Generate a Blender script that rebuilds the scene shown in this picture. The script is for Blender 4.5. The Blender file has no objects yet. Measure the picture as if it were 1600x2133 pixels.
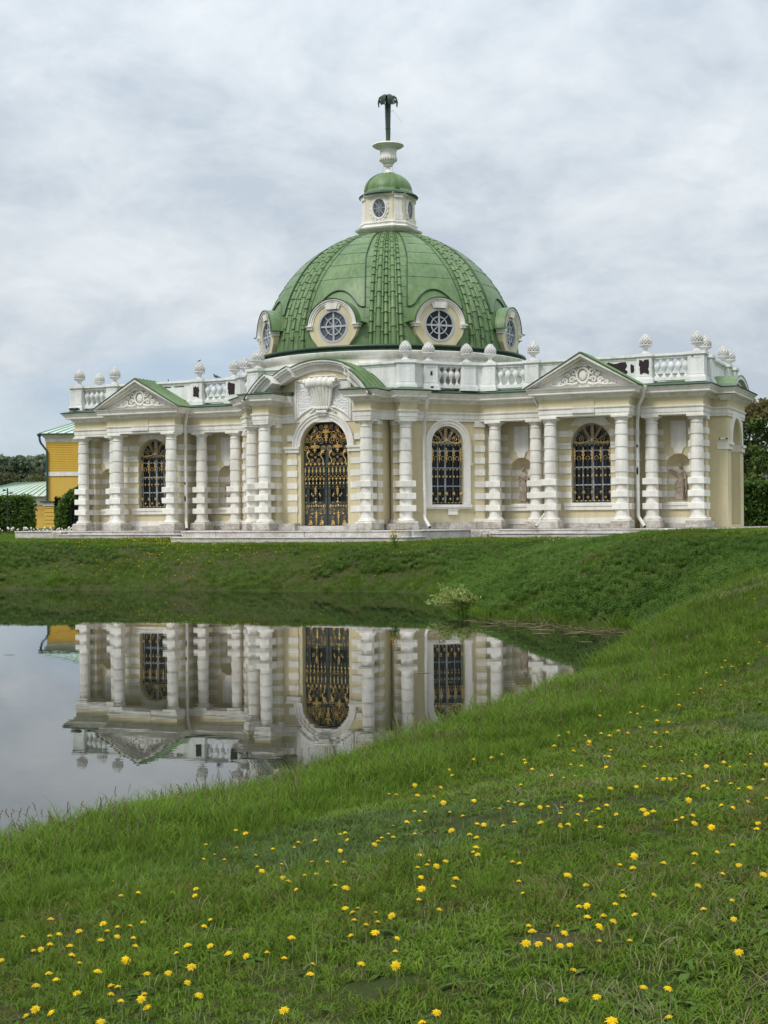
import bpy, bmesh, math, random
import numpy as np
from mathutils import Vector, Matrix
random.seed(7); RNG = np.random.default_rng(11)
S = bpy.context.scene; C = S.collection
R = math.radians; PI = math.pi

# ------------------------------------------------------------------ camera
cam = bpy.data.cameras.new('camera'); camo = bpy.data.objects.new('camera', cam); C.objects.link(camo); S.camera = camo
cam.sensor_fit = 'HORIZONTAL'; cam.sensor_width = 36.0; cam.lens = 2888.6/1600*36; cam.clip_start = 0.1; cam.clip_end = 4000
EYE = 2.77
camo.matrix_world = Matrix.Translation((0, 0, EYE)) @ Matrix.Rotation(R(90.31), 4, 'X') @ Matrix.Rotation(R(-0.458), 4, 'Z')

# ------------------------------------------------------------------ world and sun
SUN_EL, SUN_AZ = 48, 222      # compass azimuth of the sun, clockwise from +Y
W = bpy.data.worlds.new('World'); S.world = W; W.use_nodes = True
def build_world():
    nt = W.node_tree; N = nt.nodes; L = nt.links; N.clear()
    out = N.new('ShaderNodeOutputWorld'); bg = N.new('ShaderNodeBackground'); bg.inputs['Strength'].default_value = 0.086
    sky = N.new('ShaderNodeTexSky'); sky.sky_type = 'NISHITA'; sky.sun_disc = False
    sky.sun_elevation = R(SUN_EL); sky.sun_rotation = R(SUN_AZ); sky.air_density = 1.0; sky.dust_density = 1.2
    tc = N.new('ShaderNodeTexCoord'); sep = N.new('ShaderNodeSeparateXYZ'); L.new(tc.outputs['Generated'], sep.inputs[0])
    def math_(op, a, b=None, clamp=False):
        n = N.new('ShaderNodeMath'); n.operation = op; n.use_clamp = clamp
        for i, x in enumerate((a, b)):
            if x is None: continue
            if isinstance(x, (int, float)): n.inputs[i].default_value = x
            else: L.new(x, n.inputs[i])
        return n.outputs[0]
    zz = math_('MAXIMUM', sep.outputs['Z'], 0.0)
    zc = math_('ADD', zz, 0.42)
    px = math_('DIVIDE', sep.outputs['X'], zc); py = math_('DIVIDE', sep.outputs['Y'], zc)
    cmb = N.new('ShaderNodeCombineXYZ'); L.new(px, cmb.inputs[0]); L.new(py, cmb.inputs[1]); cmb.inputs[2].default_value = 3.7
    def noise(scale, det, rough, dist=0.0, src=cmb):
        n = N.new('ShaderNodeTexNoise'); n.inputs['Scale'].default_value = scale; n.inputs['Detail'].default_value = det
        n.inputs['Roughness'].default_value = rough; n.inputs['Distortion'].default_value = dist
        L.new(src.outputs[0], n.inputs['Vector']); return n.outputs[0]
    n1 = noise(5.0, 9, 0.60, 0.35); n2 = noise(1.7, 4, 0.55, 0.3); n3 = noise(14.0, 6, 0.6, 0.4)
    # brightness of the cloud deck
    t = math_('ADD', math_('MULTIPLY', n1, 0.60), math_('ADD', math_('MULTIPLY', n2, 0.36), math_('MULTIPLY', n3, 0.20)))
    ramp = N.new('ShaderNodeValToRGB'); L.new(t, ramp.inputs[0])
    e = ramp.color_ramp.elements; e[0].position = 0.47; e[0].color = (4.65, 5.3, 6.0, 1); e[1].position = 0.69; e[1].color = (6.9, 7.35, 7.7, 1)
    m = e.new(0.58); m.color = (5.85, 6.4, 6.9, 1)
    # overcast luminance rises towards the zenith
    lum = math_('ADD', math_('MULTIPLY', math_('MULTIPLY', zz, zz), 1.55), 0.94)
    vs = N.new('ShaderNodeVectorMath'); vs.operation = 'SCALE'; L.new(ramp.outputs[0], vs.inputs[0]); L.new(lum, vs.inputs['Scale'])
    # gaps of blue, mostly low on the horizon
    n4 = noise(1.7, 5, 0.55, 0.3)
    low = math_('SUBTRACT', 1.0, math_('MULTIPLY', zz, 6.5), True)
    gap = math_('MULTIPLY', math_('SUBTRACT', math_('ADD', n4, math_('MULTIPLY', low, 0.36)), 0.60), 6.0, True)
    gap = math_('MULTIPLY', gap, 0.85)
    mix = N.new('ShaderNodeMix'); mix.data_type = 'RGBA'; L.new(gap, mix.inputs['Factor'])
    L.new(vs.outputs[0], mix.inputs[6])
    sk = N.new('ShaderNodeMix'); sk.data_type = 'RGBA'; sk.inputs['Factor'].default_value = 0.62
    L.new(sky.outputs[0], sk.inputs[6]); sk.inputs[7].default_value = (4.1, 5.2, 6.6, 1)
    L.new(sk.outputs[2], mix.inputs[7]); L.new(mix.outputs[2], bg.inputs['Color'])
    L.new(bg.outputs[0], out.inputs['Surface'])
build_world()
sl = bpy.data.lights.new('sun', 'SUN'); sl.energy = 1.5; sl.angle = R(16); sl.color = (1.0, 0.965, 0.91)
so = bpy.data.objects.new('sun', sl); C.objects.link(so)
sd = Vector((math.sin(R(SUN_AZ))*math.cos(R(SUN_EL)), math.cos(R(SUN_AZ))*math.cos(R(SUN_EL)), math.sin(R(SUN_EL))))
so.rotation_euler = (-sd).to_track_quat('-Z', 'Y').to_euler(); so.location = (0, 0, 60)
vsn = S.view_settings; vsn.view_transform = 'Standard'; vsn.look = 'None'; vsn.exposure = 0.44; vsn.gamma = 1.0; vsn.use_curve_mapping = False
S.cycles.max_bounces = 8; S.cycles.diffuse_bounces = 3; S.cycles.glossy_bounces = 4; S.cycles.transparent_max_bounces = 8

# ------------------------------------------------------------------ materials
class NT:
    def __init__(s, name):
        s.m = bpy.data.materials.new(name); s.m.use_nodes = True; s.t = s.m.node_tree; s.N = s.t.nodes; s.L = s.t.links
        s.b = s.N['Principled BSDF']; s.geo = s.N.new('ShaderNodeNewGeometry')
    def noise(s, scale, det=4, rough=0.55, vec=None, stretch=None, dist=0):
        n = s.N.new('ShaderNodeTexNoise'); n.inputs['Scale'].default_value = scale; n.inputs['Detail'].default_value = det
        n.inputs['Roughness'].default_value = rough; n.inputs['Distortion'].default_value = dist
        v = vec or s.geo.outputs['Position']
        if stretch:
            mp = s.N.new('ShaderNodeMapping'); mp.inputs['Scale'].default_value = stretch; s.L.new(v, mp.inputs['Vector']); v = mp.outputs[0]
        s.L.new(v, n.inputs['Vector']); return n.outputs[0]
    def ramp(s, fac, stops):
        r = s.N.new('ShaderNodeValToRGB'); s.L.new(fac, r.inputs[0]); e = r.color_ramp.elements
        while len(e) < len(stops): e.new(0.5)
        for el, (p, c) in zip(e, stops):
            el.position = p; el.color = (*c, 1) if len(c) == 3 else c
        return r.outputs[0]
    def mix(s, fac, a, b, mode='MIX'):
        m = s.N.new('ShaderNodeMix'); m.data_type = 'RGBA'; m.blend_type = mode
        for i, x in ((0, fac), (6, a), (7, b)):
            if isinstance(x, (int, float)): m.inputs[i].default_value = x
            elif isinstance(x, tuple): m.inputs[i].default_value = (*x, 1)
            else: s.L.new(x, m.inputs[i])
        return m.outputs[2]
    def mth(s, op, a, b=None, clamp=False):
        n = s.N.new('ShaderNodeMath'); n.operation = op; n.use_clamp = clamp
        for i, x in enumerate((a, b)):
            if x is None: continue
            if isinstance(x, (int, float)): n.inputs[i].default_value = x
            else: s.L.new(x, n.inputs[i])
        return n.outputs[0]
    def bump(s, h, strength=0.3, dist=0.02):
        b = s.N.new('ShaderNodeBump'); b.inputs['Strength'].default_value = strength; b.inputs['Distance'].default_value = dist
        s.L.new(h, b.inputs['Height']); s.L.new(b.outputs[0], s.b.inputs['Normal'])
    def col(s, c):
        if isinstance(c, tuple): s.b.inputs['Base Color'].default_value = (*c, 1)
        else: s.L.new(c, s.b.inputs['Base Color'])
    def set(s, rough=0.8, spec=0.3, metal=0.0):
        s.b.inputs['Roughness'].default_value = rough; s.b.inputs['Specular IOR Level'].default_value = spec; s.b.inputs['Metallic'].default_value = metal

def plaster(name, c, dirt, amt=0.5, bs=0.12):
    k = NT(name)
    big = k.noise(0.55, 6, 0.65); streak = k.noise(3.0, 5, 0.6, stretch=(1, 1, 0.13)); fine = k.noise(9, 5, 0.6)
    t = k.mth('ADD', k.mth('MULTIPLY', big, 0.45), k.mth('ADD', k.mth('MULTIPLY', streak, 0.38), k.mth('MULTIPLY', fine, 0.17)))
    d = k.ramp(t, [(0.44, (1, 1, 1)), (0.66, (0, 0, 0))])
    f = k.mth('MULTIPLY', k.mth('SUBTRACT', 1.0, d), amt)
    k.col(k.mix(f, c, dirt)); k.set(0.85, 0.25); k.bump(k.noise(24, 4, 0.6), bs, 0.02); return k.m
def flat(name, c, rough=0.6, spec=0.4, metal=0.0, var=0.12, sc=6):
    k = NT(name); n = k.noise(sc, 5, 0.6)
    k.col(k.mix(n, tuple(x*(1-var) for x in c), tuple(min(1, x*(1+var)) for x in c))); k.set(rough, spec, metal); return k.m

M_white = plaster('white_plaster', (0.82, 0.795, 0.735), (0.46, 0.42, 0.355), 0.74)
M_yell = plaster('pale_yellow_plaster', (0.64, 0.565, 0.365), (0.46, 0.39, 0.25), 0.7)
M_parap = plaster('parapet_white_paint', (0.80, 0.80, 0.775), (0.42, 0.42, 0.385), 0.72, 0.25)
def green_mat(name, a, b, rough=0.42):
    k = NT(name); n = k.noise(0.8, 6, 0.6); st = k.noise(5, 5, 0.6, stretch=(1, 1, 0.1)); f = k.noise(16, 4, 0.6)
    t = k.mth('ADD', k.mth('MULTIPLY', n, 0.36), k.mth('ADD', k.mth('MULTIPLY', st, 0.44), k.mth('MULTIPLY', f, 0.2)))
    k.col(k.ramp(t, [(0.40, a), (0.60, b)])); k.set(rough, 0.45); k.bump(k.noise(2.2, 4, 0.5), 0.12, 0.05); return k.m
M_green = green_mat('green_roof_paint', (0.070, 0.138, 0.044), (0.152, 0.232, 0.088), 0.46)
M_gdark = green_mat('dark_green_metal', (0.018, 0.042, 0.026), (0.04, 0.075, 0.045), 0.45)
M_gmid = green_mat('green_roof_edge_paint', (0.035, 0.075, 0.04), (0.07, 0.13, 0.068), 0.45)
M_cone = plaster('pine_cone_stone', (0.66, 0.65, 0.62), (0.40, 0.38, 0.35), 0.7, 0.3)
M_seam = flat('seam_shadow_paint', (0.02, 0.05, 0.024), 0.6)
def stone_mat(name, cols, sc=1.0):
    k = NT(name); a = k.noise(2.2*sc, 8, 0.7); b = k.noise(11*sc, 6, 0.65); c = k.noise(0.5*sc, 4, 0.6)
    t = k.mth('ADD', k.mth('MULTIPLY', a, 0.5), k.mth('ADD', k.mth('MULTIPLY', b, 0.32), k.mth('MULTIPLY', c, 0.2)))
    k.col(k.ramp(t, [(0.36, cols[0]), (0.48, cols[1]), (0.56, cols[2]), (0.66, cols[3])])); k.set(0.9, 0.2)
    k.bump(k.mth('ADD', a, b), 0.7, 0.05); return k.m
M_stone = stone_mat('weathered_limestone', [(0.22, 0.19, 0.15), (0.42, 0.38, 0.33), (0.58, 0.54, 0.49), (0.70, 0.68, 0.64)])
M_slab = stone_mat('step_stone', [(0.32, 0.28, 0.25), (0.50, 0.465, 0.43), (0.61, 0.58, 0.545), (0.72, 0.69, 0.65)])
M_statue = stone_mat('aged_marble', [(0.18, 0.145, 0.105), (0.31, 0.26, 0.20), (0.42, 0.36, 0.285), (0.54, 0.48, 0.40)], 2.0)
M_gold = flat('gilding', (0.74, 0.52, 0.20), 0.42, 0.5, 0.8, 0.3, 20)
M_iron = flat('dark_green_iron', (0.022, 0.032, 0.028), 0.5, 0.4)
M_frame = flat('grey_white_window_paint', (0.42, 0.44, 0.46), 0.6)
M_dleaf = flat('grey_green_door_paint', (0.050, 0.060, 0.052), 0.5, 0.4)
M_bare = flat('bare_dark_backing', (0.035, 0.026, 0.026), 0.8, 0.2)
M_pipe = plaster('pipe_white_paint', (0.70, 0.685, 0.63), (0.42, 0.38, 0.32), 0.7, 0.1)
M_cream = plaster('lantern_cream_plaster', (0.72, 0.66, 0.51), (0.50, 0.45, 0.34), 0.6)
def glass_mat(name, c, rough=0.06, spec=0.6):
    k = NT(name); k.col(k.mix(k.noise(1.3, 3), c, tuple(x*2.4 for x in c))); k.set(rough, spec); k.bump(k.noise(2.0, 2), 0.05, 0.05); return k.m
M_glass = glass_mat('dark_window_glass', (0.006, 0.006, 0.007), 0.08, 0.28)
M_dglass = glass_mat('dormer_glass', (0.05, 0.055, 0.065), 0.12, 0.5)
M_rough = None
def rough_stucco():
    k = NT('pebbled_stucco'); v = k.N.new('ShaderNodeTexVoronoi'); v.inputs['Scale'].default_value = 11; k.L.new(k.geo.outputs['Position'], v.inputs['Vector'])
    k.col(k.mix(k.noise(3), (0.70, 0.70, 0.68), (0.82, 0.82, 0.80))); k.set(0.9, 0.2); k.bump(v.outputs[0], 0.8, 0.06); return k.m
M_rough = rough_stucco()

# ------------------------------------------------------------------ mesh helpers
class M:
    def __init__(s): s.v = []; s.f = []
    def add(s, vs, fs):
        o = len(s.v); s.v += [tuple(map(float, p)) for p in vs]; s.f += [tuple(i+o for i in f) for f in fs]; return s
    def box(s, x0, x1, y0, y1, z0, z1, T=None):
        vs = [(x0,y0,z0),(x1,y0,z0),(x1,y1,z0),(x0,y1,z0),(x0,y0,z1),(x1,y0,z1),(x1,y1,z1),(x0,y1,z1)]
        if T is not None: vs = [T(*p) for p in vs]
        return s.add(vs, [(0,3,2,1),(4,5,6,7),(0,1,5,4),(1,2,6,5),(2,3,7,6),(3,0,4,7)])
    def bbox(s, x0, x1, y0, y1, z0, z1, b=0.02):
        """box with chamfered vertical and horizontal edges"""
        vs = []; fs = []
        for z, i in ((z0, b), (z0+b, 0), (z1-b, 0), (z1, b)):
            vs += [(x0+i+0, y0+i, z), (x1-i, y0+i, z), (x1-i, y1-i, z), (x0+i, y1-i, z)]
        for k in range(3):
            for j in range(4): fs.append((k*4+j, k*4+(j+1) % 4, k*4+4+(j+1) % 4, k*4+4+j))
        fs += [(3,2,1,0), (12,13,14,15)]
        return s.add(vs, fs)
    def prism(s, poly, z0, z1, T=None):
        n = len(poly); vs = [(x, y, z0) for x, y in poly] + [(x, y, z1) for x, y in poly]
        if T is not None: vs = [T(*p) for p in vs]
        return s.add(vs, [tuple(range(n))[::-1], tuple(range(n, 2*n))] + [(i, (i+1) % n, n+(i+1) % n, n+i) for i in range(n)])
    def lathe(s, prof, n=16, cx=0, cy=0, cz=0, a0=0, a1=2*PI, sx=1, sy=1):
        full = abs(a1-a0-2*PI) < 1e-6; m = n if full else n+1; vs = []; fs = []
        for r, z in prof:
            for i in range(m):
                a = a0+(a1-a0)*i/n; vs.append((cx+sx*r*math.cos(a), cy+sy*r*math.sin(a), cz+z))
        for k in range(len(prof)-1):
            for i in range(n):
                j = (i+1) % m; fs.append((k*m+i, k*m+j, (k+1)*m+j, (k+1)*m+i))
        if full:
            if prof[0][0] > 1e-4: fs.append(tuple(range(m))[::-1])
            if prof[-1][0] > 1e-4: fs.append(tuple((len(prof)-1)*m+i for i in range(m)))
        return s.add(vs, fs)
    def tube(s, pts, r, n=5, cap=True):
        pts = [Vector(p) for p in pts]; m = len(pts); rs = r if hasattr(r, '__len__') else [r]*m; vs = []; fs = []
        up = Vector((0, 0, 1)); prev = None
        for i, p in enumerate(pts):
            d = (pts[min(i+1, m-1)]-pts[max(i-1, 0)])
            if d.length < 1e-9: d = Vector((0, 0, 1))
            d.normalize()
            a = prev if prev is not None else (up.cross(d) if abs(d.z) < 0.95 else Vector((1, 0, 0)))
            a = (a-d*a.dot(d))
            if a.length < 1e-6: a = d.orthogonal()
            a.normalize(); b = d.cross(a); prev = a
            for k in range(n):
                t = 2*PI*k/n; vs.append(p+(a*math.cos(t)+b*math.sin(t))*rs[i])
        for i in range(m-1):
            for k in range(n): fs.append((i*n+k, i*n+(k+1) % n, (i+1)*n+(k+1) % n, (i+1)*n+k))
        if cap: fs += [tuple(range(n))[::-1], tuple((m-1)*n+k for k in range(n))]
        return s.add(vs, fs)
    def blob(s, c, rx, ry, rz, n=6, m=4):
        vs = [(c[0], c[1], c[2]-rz)]; fs = []
        for i in range(1, m):
            t = PI*i/m
            for k in range(n):
                a = 2*PI*k/n; vs.append((c[0]+rx*math.sin(t)*math.cos(a), c[1]+ry*math.sin(t)*math.sin(a), c[2]-rz*math.cos(t)))
        vs.append((c[0], c[1], c[2]+rz)); T = len(vs)-1
        for k in range(n):
            fs.append((0, 1+(k+1) % n, 1+k)); fs.append((T, 1+(m-2)*n+k, 1+(m-2)*n+(k+1) % n))
            for i in range(m-2): fs.append((1+i*n+k, 1+i*n+(k+1) % n, 1+(i+1)*n+(k+1) % n, 1+(i+1)*n+k))
        return s.add(vs, fs)
    def sweep(s, path, prof):
        """path of plan points; profile (offset to the right of travel, z), closed"""
        P = [Vector(p) for p in path]; n = len(P); q = len(prof); vs = []; fs = []
        for i in range(n):
            d0 = (P[i]-P[i-1]).normalized() if i else None; d1 = (P[i+1]-P[i]).normalized() if i < n-1 else None
            if d0 is None: d0 = d1
            if d1 is None: d1 = d0
            n0 = Vector((d0.y, -d0.x)); n1 = Vector((d1.y, -d1.x)); b = (n0+n1)
            b.normalize(); k = 1/max(0.25, b.dot(n0))
            for o, z in prof: vs.append((P[i].x+b.x*o*k, P[i].y+b.y*o*k, z))
        for i in range(n-1):
            for j in range(q): fs.append((i*q+j, i*q+(j+1) % q, (i+1)*q+(j+1) % q, (i+1)*q+j))
        fs += [tuple(range(q)), tuple((n-1)*q+j for j in range(q))[::-1]]
        return s.add(vs, fs)
    def mesh(s, name, mat=None, smooth=False, fix=True):
        me = bpy.data.meshes.new(name); me.from_pydata(s.v, [], s.f)
        if fix:
            b = bmesh.new(); b.from_mesh(me); bmesh.ops.recalc_face_normals(b, faces=b.faces); b.to_mesh(me); b.free()
        if mat: me.materials.append(mat)
        if smooth: smooth_mesh(me)
        return me
def smooth_mesh(me, ang=40):
    me.polygons.foreach_set('use_smooth', [True]*len(me.polygons))
    try: me.set_sharp_from_angle(angle=R(ang))
    except Exception: pass
def ob(name, m, mat=None, parent=None, loc=(0, 0, 0), rot=(0, 0, 0), scale=(1, 1, 1), smooth=False):
    me = m.mesh(name, mat, smooth) if isinstance(m, M) else m
    o = bpy.data.objects.new(name, me); C.objects.link(o)
    if parent is not None: o.parent = parent
    o.location = loc; o.rotation_euler = rot; o.scale = scale if hasattr(scale, '__len__') else (scale,)*3
    return o
def emp(name, parent=None, loc=(0, 0, 0), rz=0, scale=1):
    o = bpy.data.objects.new(name, None); C.objects.link(o); o.empty_display_size = 0.2
    if parent is not None: o.parent = parent
    o.location = loc; o.rotation_euler = (0, 0, rz); o.scale = (scale,)*3
    return o
def tag(o, label, cat, group=None):
    o['label'] = label; o['category'] = cat
    if group: o['group'] = group
    return o
def kind(o, k): o['kind'] = k; return o

# ------------------------------------------------------------------ terrain
LX, LY, LZ, TH = 0.392, 76.96, 2.26, 0.424      # the pavilion's origin (dome axis) and turn
cT, sT = math.cos(TH), math.sin(TH)
def l2w(u, v): return LX+cT*u+sT*v, LY-sT*u+cT*v
POND = np.array([(-60,-45),(-11.8,0.0),(-3.6,10.75),(-1.3,14.1),(0.85,17.6),(3.5,23.7),(4.95,29.0),(5.95,32.5),(5.75,34.2),(3.6,36.9),(2.5,38.6),(2.05,42.5),(1.75,47),(1.5,51.2),(0.2,53),(-7.7,55.3),(-16,57.4),(-60,68),(-130,90),(-150,40)], float)
def pond_dist(x, y):
    x = np.asarray(x, float); y = np.asarray(y, float); d = np.full(x.shape, 1e9); ins = np.zeros(x.shape, bool); n = len(POND)
    for i in range(n):
        ax, ay = POND[i]; bx, by = POND[(i+1) % n]; ex, ey = bx-ax, by-ay
        t = np.clip(((x-ax)*ex+(y-ay)*ey)/(ex*ex+ey*ey), 0, 1)
        d = np.minimum(d, np.hypot(x-ax-t*ex, y-ay-t*ey))
        c = ((ay > y) != (by > y)) & (x < (bx-ax)*(y-ay)/(by-ay+1e-12)+ax); ins ^= c
    return np.where(ins, -d, d)
def sst(x, a, b):
    t = np.clip((x-a)/(b-a), 0, 1); return t*t*(3-2*t)
def ground_z(x, y):
    x = np.asarray(x, float); y = np.asarray(y, float)
    d = pond_dist(x, y); u = cT*(x-LX)-sT*(y-LY)
    H = 1.10+0.57*sst(y, 5, 31)+0.15*sst(np.abs(u), 6.2, 8.6)*sst(y, 50, 58)+0.25*sst(y, 80, 130)+(0.42*sst(x, 3.0, 8.0)+0.24*sst(x, 6.0, 9.0))*sst(y, 9, 25)*sst(-y, -58, -44)
    w = 8.2-2.6*sst(y, 18, 30)
    t = np.clip(d/w, 0, 1); s = 1-(1-t)**(1.6+.4*sst(y, 36, 48))
    bump = 0.035*np.sin(x*1.3+y*0.7)*np.sin(y*0.9-x*0.4)+0.018*np.sin(x*3.1-y*2.3)*np.sin(y*2.7+x)+0.05*np.sin(x*0.45+1)*np.sin(y*0.31)
    z = H*s+bump*np.clip(d/1.5, 0, 1)*np.where(y < 62, 1, np.clip(1-(y-62)/3, 0, 1))
    return np.where(d < 0, np.maximum(-1.6, d*0.55), z-0.02)
def gz(x, y): return float(ground_z(np.array([x]), np.array([y]))[0])
def ground_material():
    k = NT('meadow_soil'); a = k.noise(0.35, 6, 0.6); b = k.noise(2.6, 8, 0.7); c = k.noise(14, 5, 0.65)
    t = k.mth('ADD', k.mth('MULTIPLY', a, 0.4), k.mth('ADD', k.mth('MULTIPLY', b, 0.4), k.mth('MULTIPLY', c, 0.2)))
    k.col(k.ramp(t, [(0.36, (0.105, 0.080, 0.048)), (0.45, (0.080, 0.075, 0.032)), (0.52, (0.054, 0.082, 0.017)), (0.68, (0.070, 0.110, 0.022))]))
    k.set(0.95, 0.1); k.bump(k.mth('ADD', b, k.mth('ADD', c, k.noise(45, 4, 0.7))), 0.9, 0.06); return k.m
M_ground = ground_material()
def build_ground():
    def axis(lo, hi, step, far, g=1.28):
        a = list(np.arange(lo, hi+1e-6, step)); s = step; x = hi
        while x < far: s *= g; x += s; a.append(x)
        s = step; x = lo
        while x > -far: s *= g; x -= s; a.insert(0, x)
        return np.array(a)
    xs = axis(-24, 26, 0.30, 1500); ys = axis(1, 66, 0.30, 1500)
    X, Y = np.meshgrid(xs, ys); Z = ground_z(X, Y)
    v = np.stack([X, Y, Z], -1).reshape(-1, 3); nx, ny = len(xs), len(ys)
    i = np.arange(nx*ny).reshape(ny, nx); f = np.stack([i[:-1,:-1], i[:-1,1:], i[1:,1:], i[1:,:-1]], -1).reshape(-1, 4)
    me = bpy.data.meshes.new('ground'); me.from_pydata(v.tolist(), [], f.tolist()); me.materials.append(M_ground)
    me.polygons.foreach_set('use_smooth', [True]*len(me.polygons))
    kind(ob('ground', me), 'structure')
build_ground()
def water_material():
    k = NT('pond_water'); k.col(k.mix(k.noise(0.3, 4), (0.010, 0.013, 0.009), (0.016, 0.018, 0.012)))
    k.set(0.006, 0.5); k.b.inputs['IOR'].default_value = 1.52
    a = k.noise(1.0, 3, 0.5, stretch=(0.55, 1.5, 1)); b = k.noise(3.2, 2, 0.5, stretch=(0.5, 1.4, 1)); c = k.noise(0.12, 3, 0.5)
    h = k.mth('ADD', k.mth('MULTIPLY', a, 0.7), k.mth('MULTIPLY', b, 0.25))
    k.bump(k.mth('MULTIPLY', h, k.ramp(c, [(0.35, (0.35,)*3), (0.65, (1, 1, 1))])), 0.028, 0.05); return k.m
wm = M(); P2 = [tuple(p) for p in POND]
wm.add([(-160, -60, 0), (9, -60, 0), (9, 100, 0), (-160, 100, 0)], [(0, 1, 2, 3)])
kind(ob('pond_water', wm, water_material()), 'structure')

# ================================================================== THE PAVILION
PAV = emp('grotto_pavilion', None, (LX, LY, LZ), -TH)
tag(PAV, 'pale yellow and white baroque pavilion with a green dome standing beyond the pond', 'pavilion')
V2 = lambda a, b: Vector((a, b))
def frame(p0, t):
    p0 = Vector(p0); t = Vector(t).normalized(); n = Vector((t.y, -t.x))
    f = lambda s, o, z: (p0.x+t.x*s+n.x*o, p0.y+t.y*s+n.y*o, z)
    f.rz = math.atan2(t.y, t.x); f.p0 = p0; f.t = t; f.n = n
    return f
BZ = [0.9, 1.5, 2.1, 2.7, 3.3, 3.9, 4.5]; BH = 0.3

# ---- columns
def shaft_r(z): return 0.326-0.050*(z-0.55)/4.5
def make_column_meshes():
    d = {}
    p = M(); p.bbox(-.48, .48, -.48, .48, 0, .365, .02); d['pedestal'] = p.mesh('pedestal', M_stone)
    b = M(); b.box(-.44, .44, -.44, .44, .365, .405); b.lathe([(.43, .40), (.455, .43), (.455, .47), (.41, .505), (.385, .52), (.40, .54), (.36, .575)], 20); d['base'] = b.mesh('base', M_white, True)
    s = M(); s.lathe([(shaft_r(z), z) for z in (.55, 1.5, 2.6, 3.6, 4.4, 5.06)], 20); d['shaft'] = s.mesh('shaft', M_white, True)
    d['block'] = []
    for z in BZ[:3]:
        k = M(); k.bbox(-.385, .385, -.385, .385, z, z+BH, .015); d['block'].append(k.mesh('block', M_white))
    d['drum'] = []
    for z in BZ[3:]:
        r = shaft_r(z); r2 = shaft_r(z+.3); k = M()
        k.lathe([(r-.02, z), (r+.030, z+.001), (r+.030, z+.03), (r2+.022, z+.26), (r2+.012, z+.42), (r2-.012, z+.58)], 20); d['drum'].append(k.mesh('drum', M_white, True))
    c = M(); c.lathe([(.285, 5.0), (.315, 5.03), (.315, 5.06), (.287, 5.075), (.285, 5.19), (.31, 5.20), (.345, 5.23), (.375, 5.28), (.38, 5.305)], 20)
    c.bbox(-.42, .42, -.42, .42, 5.302, 5.415, .012); d['capital'] = c.mesh('capital', M_white, True)
    return d
CM = make_column_meshes()
def column(u, v, rz=0, ped=True):
    e = emp('column', PAV, (u, v, 0), rz)
    for k in ('pedestal', 'base', 'shaft', 'capital'): ob(k, CM[k], parent=e)
    for m in CM['block']: ob('block', m, parent=e)
    for m in CM['drum']: ob('drum', m, parent=e)
COLS_W = [(17.76, -4.0), (15.58, -4.0), (14.44, -5.31), (10.91, -5.31), (9.75, -4.0), (7.57, -4.0)]
for sg in (1, -1):
    for u, v in COLS_W: column(sg*u, v)
    column(sg*2.82, -9.23); column(sg*4.30, -7.85, sg*PI/4)

# ---- the plan of the entablature's face, right half
RP = [(1.72, -8.32), (2.37, -8.32), (2.37, -9.66), (3.26, -9.66), (3.26, -8.98), (3.26, -8.55), (3.82, -7.99), (3.99+.0, -8.16), (4.293, -8.465), (4.915, -7.843), (4.36, -7.288), (4.123, -7.051), (6.82, -4.35),
      (10.45, -4.35), (10.45, -5.67), (14.90, -5.67), (14.90, -4.35), (18.12, -4.35), (18.12, -2.25), (18.92, -2.25), (18.92, 2.25), (18.12, 2.25), (18.12, 4.42)]
RP = [p for i, p in enumerate(RP) if i not in (4, 7, 10)]
LP = [(-u, v) for u, v in reversed(RP)]
core_poly = LP + [(-1.7, -8.3), (1.7, -8.3)] + RP + [(8.2, 4.42), (3.3, 8.0), (-3.3, 8.0), (-8.2, 4.42)]
core_poly = [p for i, p in enumerate(core_poly) if core_poly[i-1] != p]
def inset(poly, d):
    """shrink a polygon by moving every edge inwards"""
    P = [Vector(p) for p in poly]; n = len(P); A = sum(P[i-1].cross(P[i]) for i in range(n)) if False else sum(P[i-1].x*P[i].y-P[i].x*P[i-1].y for i in range(n))
    sgn = 1 if A > 0 else -1; out = []
    for i in range(n):
        a = (P[i]-P[i-1]).normalized(); b = (P[(i+1) % n]-P[i]).normalized()
        na = Vector((-a.y, a.x))*sgn; nb = Vector((-b.y, b.x))*sgn; m = (na+nb)
        if m.length < 1e-6: m = na
        m.normalize(); out.append(tuple(P[i]+m*(d/max(.3, m.dot(na)))))
    return out
k = M(); k.prism(inset(core_poly, 0.05), 5.425, 6.80); ob('ceiling_core', k, M_white, PAV)
k = M(); k.prism(inset(core_poly, 0.07), 6.83, 6.99); ob('flat_roof', k, M_green, PAV)
arch_prof = [(-.12, 5.415), (.0, 5.415), (.0, 5.53), (.025, 5.535), (.025, 5.74), (.055, 5.75), (.085, 5.80), (.085, 5.85), (-.12, 5.85)]
fr_prof = [(-.12, 5.852), (.01, 5.852), (.01, 6.25), (-.12, 6.25)]
cor_prof = [(-.12, 6.252), (.02, 6.252), (.05, 6.30), (.12, 6.33), (.14, 6.40), (.16, 6.43), (.36, 6.45), (.40, 6.47), (.40, 6.56), (.43, 6.58), (.47, 6.65), (.53, 6.71), (.55, 6.75), (-.12, 6.76)]
gut_prof = [(-.12, 6.765), (.585, 6.765), (.60, 6.805), (.55, 6.82), (.05, 6.96), (-.12, 7.0)]
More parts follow.
